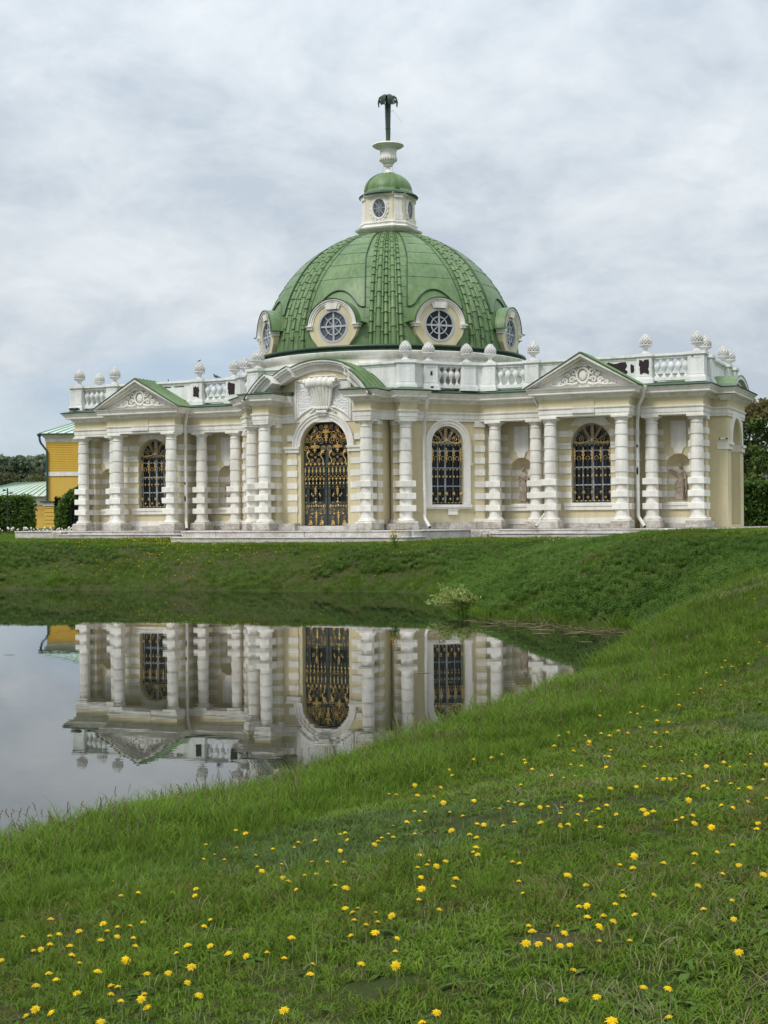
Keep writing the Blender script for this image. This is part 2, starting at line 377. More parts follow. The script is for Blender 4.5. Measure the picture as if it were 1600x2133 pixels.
for P in (LP, RP):
    for nm, pr, mt in (('architrave', arch_prof, M_white), ('frieze', fr_prof, M_yell), ('cornice', cor_prof, M_white)):
        k = M(); k.sweep(P, pr); ob(nm, k, mt, PAV)
    i = next(j for j, p in enumerate(P) if abs(abs(p[0])-12.68) < 2.3 and p[1] < -5.5)
    for Q in (P[:i]+[(P[i][0], -5.35)], [(P[i+1][0], -5.35)]+P[i+2:]): k = M(); k.sweep(Q, gut_prof); ob('roof_edge', k, M_gmid, PAV)

# ---- walls
def wall_arch(m, T, s0, s1, z0, z1, c, hw, zs, zp, dep, n=18, sill=True):
    q = lambda a, b, c_, d: m.add([T(*a), T(*b), T(*c_), T(*d)], [(0, 1, 2, 3)])
    q((s0, 0, z0), (c-hw, 0, z0), (c-hw, 0, z1), (s0, 0, z1)); q((c+hw, 0, z0), (s1, 0, z0), (s1, 0, z1), (c+hw, 0, z1))
    if zs > z0: q((c-hw, 0, z0), (c+hw, 0, z0), (c+hw, 0, zs), (c-hw, 0, zs))
    A = [(c-hw*math.cos(PI*i/n), zp+hw*math.sin(PI*i/n)) for i in range(n+1)]
    for (a, za), (b, zb) in zip(A[:-1], A[1:]):
        q((a, 0, za), (b, 0, zb), (b, 0, z1), (a, 0, z1))
        if dep: q((a, 0, za), (a, -dep, za), (b, -dep, zb), (b, 0, zb))
    if dep:
        q((c-hw, 0, zs), (c-hw, -dep, zs), (c-hw, -dep, zp), (c-hw, 0, zp)); q((c+hw, 0, zs), (c+hw, 0, zp), (c+hw, -dep, zp), (c+hw, -dep, zs))
        q((c-hw, 0, zs), (c+hw, 0, zs), (c+hw, -dep, zs), (c-hw, -dep, zs))
def arc_ring(m, T, c, zp, r0, r1, o0, o1, a0=0, a1=PI, n=20):
    """a moulding round an arch: ring sector with thickness"""
    vs = []; fs = []
    for i in range(n+1):
        a = a0+(a1-a0)*i/n
        for r, o in ((r0, o0), (r1, o0), (r1, o1), (r0, o1)): vs.append(T(c-r*math.cos(a), o, zp+r*math.sin(a)))
    for i in range(n):
        for j in range(4): fs.append((i*4+j, i*4+(j+1) % 4, i*4+4+(j+1) % 4, i*4+4+j))
    fs += [(0, 1, 2, 3), (n*4+3, n*4+2, n*4+1, n*4)]
    m.add(vs, fs)
def sbox(m, T, s0, s1, o0, o1, z0, z1): m.box(s0, s1, o0, o1, z0, z1, T)
def sprism(m, T, poly, o0, o1):
    m.prism(poly, o0, o1, lambda s, z, o: T(s, o, z))
def bands(wall, T, s0, s1, zs, o=0.045, mat=None):
    for z in zs:
        k = M(); sbox(k, T, s0, s1, -.03, o, z, z+BH); ob('quoin_stone', k, mat or M_white, wall)
def plinth(wall, T, s0, s1, o=.16, h=.30, step=0.9):
    n = max(1, round((s1-s0)/step)); w = (s1-s0)/n
    for i in range(n):
        k = M(); dz = random.uniform(-.03, .02); k.box(s0+i*w+.006, s0+(i+1)*w-.006, -.05, o+random.uniform(-.02, .03), 0, h+dz, T); ob('plinth_stone', k, M_stone, wall)
def niche(wall, T, c, hw=.58, zs=1.26, zp=3.03, dep=.85):
    k = M(); n = 14; nb = 6
    P = [(-math.cos(PI*i/n), math.sin(PI*i/n)) for i in range(n+1)]
    rows = [(zs, 1)]+[(zp+hw*math.sin(PI/2*j/nb), math.cos(PI/2*j/nb)) for j in range(nb+1)]
    vs = [T(c+hw*a*s, -hw*b*s*dep/.58*.62, z) for z, s in rows for a, b in P]; fs = []
    for r in range(len(rows)-1):
        for i in range(n): fs.append((r*(n+1)+i, r*(n+1)+i+1, (r+1)*(n+1)+i+1, (r+1)*(n+1)+i))
    fs.append(tuple(range(n+1))); k.add(vs, fs); ob('niche', k, M_yell, wall, smooth=True)
    for z in BZ[1:4]:
        k = M(); ri, ro = hw-.014, hw+.0; vs = []; fs = []
        for a, b in P:
            for r, zz in ((ri, z), (ri, z+BH), (ro, z+BH), (ro, z)): vs.append(T(c+r*a, -r*b*dep/.58*.62, zz))
        for i in range(n):
            for j in range(4): fs.append((i*4+j, i*4+(j+1) % 4, i*4+4+(j+1) % 4, i*4+4+j))
        if z < zp-.3: k.add(vs, fs); ob('niche_band', k, M_white, wall, smooth=True)
def niche_bay(T, c, hl, hr):
    w = emp('wall', PAV); k = M(); wall_arch(k, T, c-hl, c+hr, 0, 5.42, c, .58, 1.26, 3.03, 0); ob('plaster_face', k, M_yell, w)
    niche(w, T, c)
    for sg in (1, -1):
        f = (lambda a, b: (c+a, c+b)) if sg > 0 else (lambda a, b: (c-b, c-a))
        for z in BZ[1:4]:
            if z < 2.7: bands(w, T, *f(.585, 1.38), [z])
        bands(w, T, *f(.585, 1.38), [2.7]); bands(w, T, *f(.74, 1.38), BZ[5:])
        k = M(); sprism(k, T, [(c+sg*x, z) for x, z in ((1.38, 3.3), (.545, 3.3), (.46, 3.40), (.66, 3.63), (.80, 3.60), (1.38, 3.60))], -.03, .045); ob('voussoir', k, M_white, w)
    k = M(); sbox(k, T, c-.385, c+.385, -.02, .04, 3.97, 5.2); sprism(k, T, [(c-.29, 3.88), (c+.29, 3.88), (c+.385, 3.97), (c-.385, 3.97)][::-1], -.02, .04); ob('tablet', k, M_white, w)
    k = M(); sprism(k, T, [(c-.16, 3.60), (c+.16, 3.60), (c+.26, 3.875), (c-.26, 3.875)], -.02, .075); ob('keystone', k, M_white, w)
    k = M(); sbox(k, T, c-1.3, c+1.3, -.02, .10, .9, 1.09); sbox(k, T, c-1.3, c+1.3, -.02, .14, 1.09, 1.2); sbox(k, T, c-.60, c+.60, -.9, .03, 1.20, 1.262); ob('niche_sill', k, M_white, w)
    k = M(); sbox(k, T, c-1.3, c+1.3, -.02, .05, .22, .50); ob('dado', k, M_white, w)
    plinth(w, T, c-1.4, c+1.4, .12, .22)
    return w

# ---- gilt ironwork
def petal_star(n=6, r=.075, r2=.035, d=.03):
    m = M(); vs = [(0, -d, 0)]
    for i in range(2*n):
        a = PI*i/n; rr = r if i % 2 == 0 else r2; vs.append((rr*math.cos(a), 0, rr*math.sin(a)))
    m.add(vs, [(0, 1+i, 1+(i+1) % (2*n)) for i in range(2*n)]); m.blob((0, -d, 0), r*.32, r*.32, r*.32, 5, 3); return m
def spiral(c, r, turns=1.25, a0=0, sg=1, n=16, y=0):
    return [(c[0]+r*(1-.8*i/n)*math.cos(a0+sg*2*PI*turns*i/n), y, c[1]+r*(1-.8*i/n)*math.sin(a0+sg*2*PI*turns*i/n)) for i in range(n+1)]
def crest():
    m = M()
    for x, z, a, b in ((0, .0, .035, .10), (-.055, .08, .03, .045), (.055, .08, .03, .045), (0, .16, .045, .06), (-.06, .2, .035, .03), (.06, .2, .035, .03), (0, .28, .03, .08), (-.035, -.06, .03, .03), (.035, -.06, .03, .03), (0, -.14, .022, .06)):
        m.blob((x, -.01, z), a, .02, b, 5, 3)
    return m
def flame():
    m = M()
    for x, z, a, b in ((0, 0, .05, .05), (-.045, .03, .02, .045), (.045, .03, .02, .045), (0, .06, .025, .06)): m.blob((x, -.01, z), a, .02, b, 5, 3)
    return m
def leaf_spray(n=5, L=.2, w=.028):
    m = M()
    for i in range(n):
        a = R(90+(i-(n-1)/2)*34); l = L*(1-.12*abs(i-(n-1)/2))
        m.tube([(0, 0, 0), (l*.5*math.cos(a), -.02, l*.5*math.sin(a)), (l*math.cos(a)*1.0, -.01, l*math.sin(a)-.02)], [w*.4, w, w*.25], 4)
    m.blob((0, -.02, 0), w*1.2, w, w*1.2, 5, 3); return m
def garland(n=7, L=.7):
    m = M()
    for i in range(n):
        z = L*i/(n-1); w = .045*(1-.25*abs(i-n/2)/n)
        for sg in (-1, 1): m.blob((sg*w*.9, -.01, z), w*.8, .02, w*.7, 5, 3)
        m.blob((0, -.02, z+.03), .02, .02, .04, 4, 3)
    return m
G = {'gilt_rosette': petal_star().mesh('gilt_rosette', M_gold), 'gilt_crest': crest().mesh('gilt_crest', M_gold), 'gilt_finial': flame().mesh('gilt_finial', M_gold),
     'gilt_spray': leaf_spray().mesh('gilt_spray', M_gold), 'gilt_garland': garland().mesh('gilt_garland', M_gold)}
bm_ = M(); bm_.blob((0, 0, 0), .035, .03, .035, 6, 4); G['gilt_knob'] = bm_.mesh('gilt_knob', M_gold)
sc_ = M(); sc_.tube(spiral((0, 0), .13), [.016]*9+[.013]*8, 4); sc_.tube([(-.05, 0, -.16), (.05, -.01, -.17), (.13, 0, -.08), (.13, 0, 0)], [.006, .012, .016, .015], 4); G['gilt_scroll'] = sc_.mesh('gilt_scroll', M_gold)
hs_ = M(); hs_.tube([(.09*math.cos(R(a)), 0, .10*math.sin(R(a))) for a in range(-60, 241, 25)], .014, 4); G['gilt_loop'] = hs_.mesh('gilt_loop', M_gold)
def gilt(win, kind_, x, z, sx=1.0, sz=None, rot=0, y=-.17):
    ob(kind_, G[kind_], None, win, (x, y, z), (0, rot, 0), (sx, abs(sx), sz if sz else abs(sx)))
def arch_outline(hw, zp, n=20): return [(-hw, 0), (hw, 0)]+[(hw*math.cos(PI*i/n), zp+hw*math.sin(PI*i/n)) for i in range(n+1)][0:]
def window(T, c, sill, hw, zp, dep, parent=PAV, fancy=True):
    p = T(c, -dep, sill); w = emp('window', parent, p, T.rz); h = zp-sill; top = h+hw
    I = lambda x, y, z: (x, y, z)
    k = M(); k.prism([(hw*math.cos(PI*i/20), h+hw*math.sin(PI*i/20)) for i in range(21)]+[(-hw, 0), (hw, 0)], 0.0, .03, lambda x, z, y: (x, y+.05, z)); ob('pane', k, M_glass, w)
    k = M()
    for x, r in ((-hw+.03, .06), (hw-.03, .06), (0, .075), (-hw*.5, .032), (hw*.5, .032)):
        zt = h if abs(x) > .1 else top; k.box(x-r/1.0*.8, x+r*.8, -.03, .03, 0, zt+(0 if abs(x) > .1 else -.02))
    for z, r in ((.04, .05), (h*.30, .028), (h*.60, .028), (h*.88, .03), (h, .07)): k.box(-hw, hw, -.025, .025, z-r, z+r)
    arc_ring(k, lambda s, o, z: (s, -o, z), 0, h, hw-.08, hw, -.03, .03, n=20)
    for a in (35, 62, 118, 145): k.tube([(.28*math.cos(R(a)), 0, h+.28*math.sin(R(a))), ((hw-.05)*math.cos(R(a)), 0, h+(hw-.05)*math.sin(R(a)))], .025, 4)
    arc_ring(k, lambda s, o, z: (s, -o, z), 0, h, .25, .30, -.025, .025, n=12)
    ob('window_frame', k, M_frame, w)
    if not fancy: return w
    k = M(); nb = 9
    for i in range(nb):
        x = -hw*.92+2*hw*.92*i/(nb-1); k.box(x-.012, x+.012, -.145, -.12, .02, h-.08)
    for z in (.06, h*.155, h*.235, h*.44, h*.57, h*.74, h*.955): k.box(-hw*.97, hw*.97, -.148, -.118, z-.013, z+.013)
    k.box(-hw*.98, hw*.98, -.14, -.11, h*.955, h-.04); k.box(-hw*.98, hw*.98, -.14, -.11, 0, .045)
    for i in range(11):
        a = PI*i/10; k.tube([(.30*math.cos(a), -.13, h+.30*math.sin(a)), (hw*.96*math.cos(a), -.13, h+hw*.96*math.sin(a))], .011, 4)
    ob('grille', k, M_iron, w)
    g = hw/.97
    for i in range(5): gilt(w, 'gilt_crest', (-.88+.44*i)*g, h*.77, .95, 1.35)
    for i in range(4): gilt(w, 'gilt_loop', (-.66+.44*i)*g, h*.75, 1.05)
    for i in range(9): gilt(w, 'gilt_rosette', (-.88+.22*i)*g, h*.57, .85)
    for i in range(9): gilt(w, 'gilt_finial', (-.88+.22*i)*g, h*.45, .75)
    for i in range(5): gilt(w, 'gilt_rosette', (-.88+.44*i)*g, h*.175, 1.5)
    for i in range(4): gilt(w, 'gilt_rosette', (-.66+.44*i)*g, h*.09, 1.15); 
    for i in range(8): gilt(w, 'gilt_knob', (-.77+.22*i)*g, h*.03, .9)
    for i in range(8): gilt(w, 'gilt_knob', (-.77+.22*i)*g, h*.97, .6, 1.2)
    for a in (60, 90, 120): gilt(w, 'gilt_garland', .30*math.cos(R(a))*g, h+.30*math.sin(R(a))*g, .95*g, 0.82*g, R(90-a))
    for i in range(9):
        a = R(12+19.5*i); gilt(w, 'gilt_loop', hw*.86*math.cos(a), h+hw*.86*math.sin(a), .62, .62, PI/2-a)
    for sg in (1, -1): gilt(w, 'gilt_scroll', sg*.55*g, h+.22, -sg*1.0, 1.0)
    k = M()
    for sg in (1, -1):
        k.tube([(sg*x*hw, -.18, h+z) for x, z in ((.98, .12), (.85, .05), (.65, .0), (.4, .03), (.18, .10), (0, .16))], [.012, .022, .028, .026, .024, .02], 5)
        for x in (.8, .62, .45, .28): k.blob((sg*x*hw, -.19, h+.07), .035, .02, .035, 5, 3)
    k.blob((0, -.19, h+.14), .08, .04, .10, 6, 4); ob('gilt_swag', k, M_gold, w)
    return w

# ---- wings
def wing(sg):
    mir = lambda s: sg*s
    Tn = frame((0, -3.05), (1, 0)); Tp = frame((0, -4.42), (1, 0))
    for c, a, b in ((16.67, 1.95, 1.25), (8.66, 1.62, 1.95)): niche_bay(Tn, sg*c, *((a, b) if sg > 0 else (b, a)))
    # pedimented bay
    c = sg*12.68; w = emp('wall', PAV); k = M(); wall_arch(k, Tp, c-2.1, c+2.1, 0, 5.42, c, .98, 1.26, 4.17, .42)
    for s in (c-2.1, c+2.1): k.add([Tp(s, 0, 0), Tp(s, -1.4, 0), Tp(s, -1.4, 5.42), Tp(s, 0, 5.42)], [(0, 1, 2, 3)])
    ob('plaster_face', k, M_yell, w)
    for q in (1, -1):
        f = (lambda a, b: (c+a, c+b)) if q > 0 else (lambda a, b: (c-b, c-a))
        bands(w, Tp, *f(.985, 1.62), [z for z in BZ[1:6]]); bands(w, Tp, *f(1.66, 2.14), BZ)
        k = M(); sprism(k, Tp, [(c+q*x, z) for x, z in ((1.62, 4.5), (.95, 4.48), (.86, 4.66), (.98, 4.84), (1.2, 4.8), (1.62, 4.8))], -.03, .045); ob('voussoir', k, M_white, w)
        k = M(); a, b = f(.99, 1.72); sbox(k, Tp, a, b, -.02, .09, 4.08, 4.17); sbox(k, Tp, a+.03, b-.03, -.02, .05, 4.0, 4.08); ob('impost', k, M_white, w)
        # return bands on the projecting side
        Ts = frame((c+q*2.1, -4.42), (0, 1)) if q > 0 else frame((c+q*2.1, -3.05), (0, -1)); bands(w, Ts, .05, 1.3, BZ)
    k = M(); ar = [(c+.99*math.cos(R(a)), 4.17+.99*math.sin(R(a))) for a in (58, 74, 90, 106, 122)]
    sprism(k, Tp, ar+[(c-1.02, 5.05), (c-.72, 5.41), (c+.72, 5.41), (c+1.02, 5.05)], -.03, .06); ob('keystone', k, M_white, w)
    k = M(); sbox(k, Tp, c-1.35, c+1.35, -.02, .10, .9, 1.09); sbox(k, Tp, c-1.35, c+1.35, -.42, .14, 1.09, 1.25); ob('window_sill', k, M_white, w)
    k = M(); sbox(k, Tp, c-1.6, c+1.6, -.02, .05, .24, .52); ob('dado', k, M_white, w)
    plinth(w, Tp, c-2.1, c+2.1, .14, .25)
    window(Tp, c, 1.26, .98, 4.17, .36)
    # end wall, back wall and corner pier
    w = emp('wall', PAV); k = M(); a, b = sorted((sg*17.95, sg*(17.95-.4))); k.box(a, b, -3.1, 4.35, 0, 5.42); ob('plaster_face', k, M_yell, w)
    k = M(); a, b = sorted((sg*18.1, sg*17.3)); k.box(a, b, -3.55, -2.95, .3, 5.2); ob('corner_pier', k, M_yell, w)
    k = M(); k.box(a-.07, b+.07, -3.62, -2.9, 5.2, 5.415); k.box(a-.07, b+.07, -3.64, -2.88, .2, .5); ob('pier_cap', k, M_white, w)
    for z in BZ:
        k = M(); k.box(a-.045, b+.045, -3.595, -2.905, z, z+BH); ob('quoin_stone', k, M_white, w)
    for i in range(4):
        k = M(); k.box(a-.12, b+.12, -3.7+i*.52, -3.19+i*.52, 0, .33+random.uniform(-.05, .03)); ob('plinth_stone', k, M_stone, w)
    k = M(); a, b = sorted((sg*17.95, sg*7.6)); k.box(a, b, 4.0, 4.34, 0, 5.42); ob('rear_wall', k, M_yell, PAV)
    # end porch with its arch
    T = frame((sg*18.86, 0), (0, sg)); w = emp('wall', PAV); k = M(); wall_arch(k, T, -2.15, 2.15, 0, 6.76, 0, 1.25, .12, 4.15, .45)
    for s in (-2.15, 2.15): k.add([T(s, 0, 0), T(s, -1.3, 0), T(s, -1.3, 5.42), T(s, 0, 5.42)], [(0, 1, 2, 3)])
    R_ = 3.6; zc = 7.46-R_; ar = [(s, zc+math.sqrt(R_**2-s*s)) for s in np.linspace(-2.5, 2.5, 17)]
    sprism(k, T, [(-2.5, 6.6)]+ar+[(2.5, 6.6)], -1.2, .02); ob('plaster_face', k, M_yell, w)
    k = M(); arc_ring(k, T, 0, 4.15, 1.27, 1.62, -.02, .10, n=20); ob('arch_trim', k, M_white, w)
    for q in (1, -1):
        k = M(); a, b = sorted((q*1.22, q*2.2)); sbox(k, T, a, b, -.5, .16, 4.02, 4.14); sbox(k, T, a, b, -.5, .08, 3.80, 4.02); ob('impost', k, M_white, w)
    k = M(); sbox(k, T, -2.0, 2.0, -.9, -.6, 0, 5.4); ob('inner_wall', k, M_yell, w)
    th = math.asin(2.6/(R_+.05))
    k = M()
    for r0, r1, o0, o1 in ((R_-.32, R_-.12, -.3, .14), (R_-.12, R_+.04, -.3, .34)): arc_ring(k, T, 0, zc, r0, r1, o0, o1, PI/2-th, PI/2+th, 20)
    ob('gable_cornice', k, M_white, w)
    k = M(); arc_ring(k, T, 0, zc, R_+.045, R_+.09, -3.2, .36, PI/2-th, PI/2+th, 20); ob('gable_roof', k, M_green, w)
for sg in (1, -1): wing(sg)

# ---- pediments
def pediment(sg):
    c = sg*12.68; e = emp('pediment', PAV, (c, -5.67, 0)); hw = 2.70; zb = 6.76; za = 8.36
    I = lambda s, o, z: (s, -o, z)
    k = M(); sprism(k, I, [(-hw+.1, zb+.02), (hw-.1, zb+.02), (0, za-.10)], -1.5, -.03); ob('tympanum', k, M_white, e)
    L = math.hypot(hw, za-zb); dx, dz = hw/L, (za-zb)/L
    k = M()
    for q in (1, -1):
        for t0, t1, o in ((.0, .13, .56), (.13, .22, .42), (.22, .40, .16)):
            a = [(q*(-hw-.05+0), zb+.015), (0, za+.02)]
            nx, nz = -dz, dx   # outward normal of the left slope
            poly = [(-hw-.05+dz*t0*1.0, zb+.02-dx*t0), (0, za+.02-t0/dx), (0, za+.02-t1/dx), (-hw-.05+dz*t1, zb+.02-dx*t1)]
            poly = [(-q*x if q > 0 else x, z) for x, z in poly]
            poly = [(q*x if q < 0 else -x, z) for x, z in poly] if False else poly
            sprism(k, I, [(x, max(z, zb+.012)) for x, z in poly], -.04, o)
    ob('raking_cornice', k, M_white, e)
    k = M()
    for q in (1, -1):
        pr = [(q*0.0, za+.028), (q*(hw+.12), zb-.005+.028), (q*(hw+.12), zb+.065), (q*0.0, za+.075)]
        sprism(k, I, pr, -1.75, .53)
    ob('gable_roof', k, M_green, e)
    k = M()
    for q in (1, -1): sprism(k, I, [(0, za+.022), (q*(hw+.16), zb-.012), (q*(hw+.16), zb+.020), (0, za+.055)], .535, .60)
    ob('roof_edge', k, M_gdark, e)
    k = M()
    for q in (1, -1):
        for i in range(6):
            o = .45-i*.36; k.tube([I(q*.02, o, za+.085), I(q*(hw+.1), o, zb+.072)], .022, 4)
    ob('roof_seam', k, M_green, e)
    # carved relief: cartouche with scrolls
    k = M()
    k.tube([I(.30*math.cos(a), .06, 7.36+.36*math.sin(a)) for a in np.linspace(0, 2*PI, 17)], .06, 6, False); k.blob(I(0, .04, 7.36), .2, .08, .25, 8, 5)
    k.tube([I(.22*math.cos(a), .08, 7.74+.10*math.sin(a)) for a in np.linspace(.2, PI-.2, 8)], .05, 5)
    for q in (1, -1):
        for (x, z, r, a0, s_) in ((.46, 7.50, .17, 0, 1), (.52, 7.15, .16, PI, -1), (.86, 7.10, .14, 0, 1), (1.18, 7.0, .10, PI, -1), (.74, 7.38, .10, 0, 1)):
            k.tube([I(q*p[0], .07, p[2]) for p in spiral((x, z), r, 1.2, a0, s_)], [.05]*9+[.035]*8, 5)
        k.tube([I(q*x, .06, z) for x, z in ((.25, 7.0), (.5, 6.93), (.8, 6.98), (1.1, 6.90), (1.45, 6.92), (1.62, 6.86))], [.06, .06, .05, .05, .04, .02], 5)
        for i in range(6): k.blob(I(q*(.6+.2*i), .05, 6.92+.05*(i % 2)+.18*max(0, 1-.3*i)), .07, .05, .06, 5, 3)
    ob('relief', k, M_white, e, smooth=True)
    # dark joints of the frieze block
    k = M(); k.box(-.55, .55, -.045, .0, 5.86, 6.245); ob('frieze_block', k, M_yell, e); k = M(); k.box(-.55, .55, -.10, -.0, 5.55, 5.73); ob('architrave_block', k, M_white, e)
for sg in (1, -1): pediment(sg)

# ---- octagon faces beside the portal, with their big windows
def octagon_face(sg):
    t = (.70711, sg*.70711); n = Vector((t[1], -t[0])); T = frame((n.x*7.8, n.y*7.8), t)
    w = emp('wall', PAV); k = M(); c = sg*.06; hw = .86
    wall_arch(k, T, min(-sg*2.4, sg*2.35), max(-sg*2.4, sg*2.35), 0, 5.42, c, hw, 1.24, 4.32, .34); ob('plaster_face', k, M_yell, w)
    k = M()
    for r0, r1, o in ((hw+.005, hw+.12, .06), (hw+.12, hw+.27, .10), (hw+.27, hw+.36, .14)):
        arc_ring(k, T, c, 4.32, r0, r1, -.02, o, n=24)
        for q in (1, -1): a, b = sorted((c+q*r0, c+q*r1)); sbox(k, T, a, b, -.02, o, 1.24, 4.32)
    for q in (1, -1): a, b = sorted((c+q*(hw+.36), c+q*(hw+.45))); sbox(k, T, a, b, -.02, .09, 3.35, 4.33); sbox(k, T, min(a, b-.0)-.02, b+.02, -.02, .12, 3.22, 3.33)
    sbox(k, T, c-hw-.42, c+hw+.42, -.34, .20, 1.10, 1.235); sbox(k, T, c-hw-.38, c+hw+.38, -.02, .15, 1.02, 1.10)
    ob('window_surround', k, M_white, w)
    k = M(); sbox(k, T, c-.02, c+.50, -.02, .12, .72, .98); sbox(k, T, c-.06, c+.54, -.02, .15, .95, 1.0); ob('bracket', k, M_white, w)
    k = M(); sbox(k, T, -2.4, 2.4, -.02, .035, .84, .88); ob('string_course', k, M_yell, w)
    a, b = sorted((sg*1.56, sg*2.06)); k = M(); sbox(k, T, a, b, -.02, .10, .3, 5.42); ob('pilaster', k, M_yell, w); bands(w, T, a-.02, b+.02, BZ, .14)
    k = M(); sbox(k, T, a-.04, b+.04, -.02, .16, 5.15, 5.41); sbox(k, T, a-.06, b+.06, -.02, .18, .3, .52); ob('pilaster_cap', k, M_white, w)
    plinth(w, T, -2.3, 2.3, .2, .36, .75)
    window(T, c, 1.24, hw, 4.32, .28, fancy=(sg > 0))
for sg in (1, -1): octagon_face(sg)

# ---- the portal
def portal():
    T = frame((0, -8.2), (1, 0)); w = emp('wall', PAV)
    k = M(); wall_arch(k, T, -3.25, 3.25, 0, 5.45, 0, 1.31, .22, 4.22, .50, 22)
    for s in (-3.25, 3.25): k.add([T(s, 0, 0), T(s, -1.2, 0), T(s, -1.2, 5.42), T(s, 0, 5.42)], [(0, 1, 2, 3)])
    ob('plaster_face', k, M_yell, w)
    for q in (1, -1):
        f = (lambda a, b: (a, b)) if q > 0 else (lambda a, b: (-b, -a))
        a, b = f(1.52, 2.02); k = M(); sbox(k, T, a, b, -.02, .07, .3, 4.0); ob('pilaster', k, M_yell, w); bands(w, T, a-.03, b+.03, BZ[:5]+[], .10); bands(w, T, *f(1.72, 2.05), [4.5], .10)
        a, b = f(1.33, 2.2); k = M(); sbox(k, T, a, b, -.38, .20, 4.10, 4.22); sbox(k, T, a+.03, b-.03, -.38, .14, 3.92, 4.10); ob('impost', k, M_white, w)
        a, b = f(2.42, 3.2); k = M(); sbox(k, T, a, b, -.02, .50, .3, 5.42); ob('pilaster', k, M_yell, w); bands(w, T, a-.03, b+.03, BZ, .54)
        k = M(); sbox(k, T, a-.05, b+.05, -.02, .57, 5.17, 5.41); sbox(k, T, a-.06, b+.06, -.02, .58, .3, .5); ob('pilaster_cap', k, M_white, w)
        plinth(w, T, *f(1.36, 3.3), .62, .34, .65)
        # pier behind the outer column
        n = Vector((q*.70711, -.70711)); Tc = frame((q*4.30-n.x*.55, -7.85-n.y*.55), (.70711, q*.70711))
        k = M(); sbox(k, Tc, -.42, .42, -.4, 0, .3, 5.42); ob('pilaster', k, M_yell, w); bands(w, Tc, -.45, .45, BZ, .045)
        k = M(); sbox(k, Tc, -.47, .47, -.4, .07, 5.17, 5.41); sbox(k, Tc, -.48, .48, -.4, .08, .3, .5); ob('pilaster_cap', k, M_white, w)
        plinth(w, Tc, -.9, .9, .5, .33, .6)
    k = M(); arc_ring(k, T, 0, 4.22, 1.32, 1.50, -.02, .07, n=28); arc_ring(k, T, 0, 4.22, 1.50, 1.64, -.02, .12, n=28); arc_ring(k, T, 0, 4.22, 1.64, 1.73, -.02, .17, n=28); ob('arch_trim', k, M_white, w)
    k = M(); sbox(k, T, -1.5, 1.5, -.5, .35, .0, .22); ob('threshold', k, M_slab, w)
    # gable above the arch
    R_ = 4.0; zc = 4.5; g = emp('arched_gable', PAV)
    ar = [(s, zc+math.sqrt((R_-.06)**2-s*s)) for s in np.linspace(-3.2, 3.2, 25)]
    k = M(); sprism(k, T, [(-3.2, 6.5)]+ar+[(3.2, 6.5)], -1.9, .03); sbox(k, T, -1.9, 1.9, -1.0, .03, 5.44, 6.6); ob('gable_wall', k, M_yell, g)
    for q in (1, -1):
        arq = [(q*s, zc+math.sqrt((R_-.3)**2-s*s)) for s in np.linspace(2.42, 3.2, 7)]
        k = M(); sprism(k, T, [(q*2.42, 6.86)]+arq+[(q*3.2, 6.86)], -.5, 1.42); ob('gable_wall', k, M_yell, g)
    def rake(k, a0, a1, base, n):
        for r0, r1, o in ((R_-.50, R_-.30, .13), (R_-.30, R_-.20, .22), (R_-.20, R_-.09, .42), (R_-.09, R_, .52)): arc_ring(k, T, 0, zc, r0, r1, base-.9, base+o, a0, a1, n)
    aa = lambda s: math.acos(s/R_)
    k = M(); rake(k, aa(1.62), PI-aa(1.62), .0, 18); ob('gable_cornice', k, M_white, g)
    for q in (1, -1):
        e = (lambda a: a) if q > 0 else (lambda a: PI-a)
        k = M(); rake(k, *sorted((e(aa(-1.6)), e(aa(-2.36)))), .50, 6); ob('gable_cornice', k, M_white, g)
        k = M(); rake(k, *sorted((e(aa(-2.34)), e(aa(-3.40)))), 1.46, 8); ob('gable_cornice', k, M_white, g)
    k = M(); arc_ring(k, T, 0, zc, R_+.005, R_+.06, -2.3, .50, aa(1.62), PI-aa(1.62), 20)
    for q in (1, -1):
        e = (lambda a: a) if q > 0 else (lambda a: PI-a)
        arc_ring(k, T, 0, zc, R_+.004, R_+.059, -2.3, 1.0, *sorted((e(aa(-1.6)), e(aa(-2.36)))), 6)
        arc_ring(k, T, 0, zc, R_+.006, R_+.061, -2.3, 1.95, *sorted((e(aa(-2.34)), e(aa(-3.47)))), 8)
    ob('gable_roof', k, M_green, g)
    k = M(); arc_ring(k, T, 0, zc, R_+.002, R_+.03, .50, .56, aa(1.62), PI-aa(1.62), 20)
    for q in (1, -1):
        e = (lambda a: a) if q > 0 else (lambda a: PI-a)
        arc_ring(k, T, 0, zc, R_+.002, R_+.03, 1.0, 1.06, *sorted((e(aa(-1.6)), e(aa(-2.36)))), 6); arc_ring(k, T, 0, zc, R_+.002, R_+.03, 1.95, 2.01, *sorted((e(aa(-2.34)), e(aa(-3.47)))), 8)
    ob('roof_edge', k, M_gdark, g)
    k = M()
    for i in range(7):
        o = 1.85-i*.6
        for q in (1, -1):
            e = (lambda a: a) if q > 0 else (lambda a: PI-a); lo, hi = sorted((e(aa(-2.34)), e(aa(-3.47)))); arc_ring(k, T, 0, zc, R_+.05, R_+.095, o-.02, o+.02, lo, hi, 8)
    ob('roof_seam', k, M_green, g)
    # pebbled panel with a moulded edge, arched below
    g = emp('carved_panel', PAV)
    top = [(-1.54, 7.52), (-.9, 7.52), (-.7, 7.72), (.7, 7.72), (.9, 7.52), (1.54, 7.52)]
    low = [(2.02*math.sin(R(a)), 4.22+2.02*math.cos(R(a))) for a in np.linspace(49.5, -49.5, 15)]
    k = M(); sprism(k, T, [(x*.985, z) for x, z in top]+low, .02, .07); ob('panel_field', k, M_rough, g)
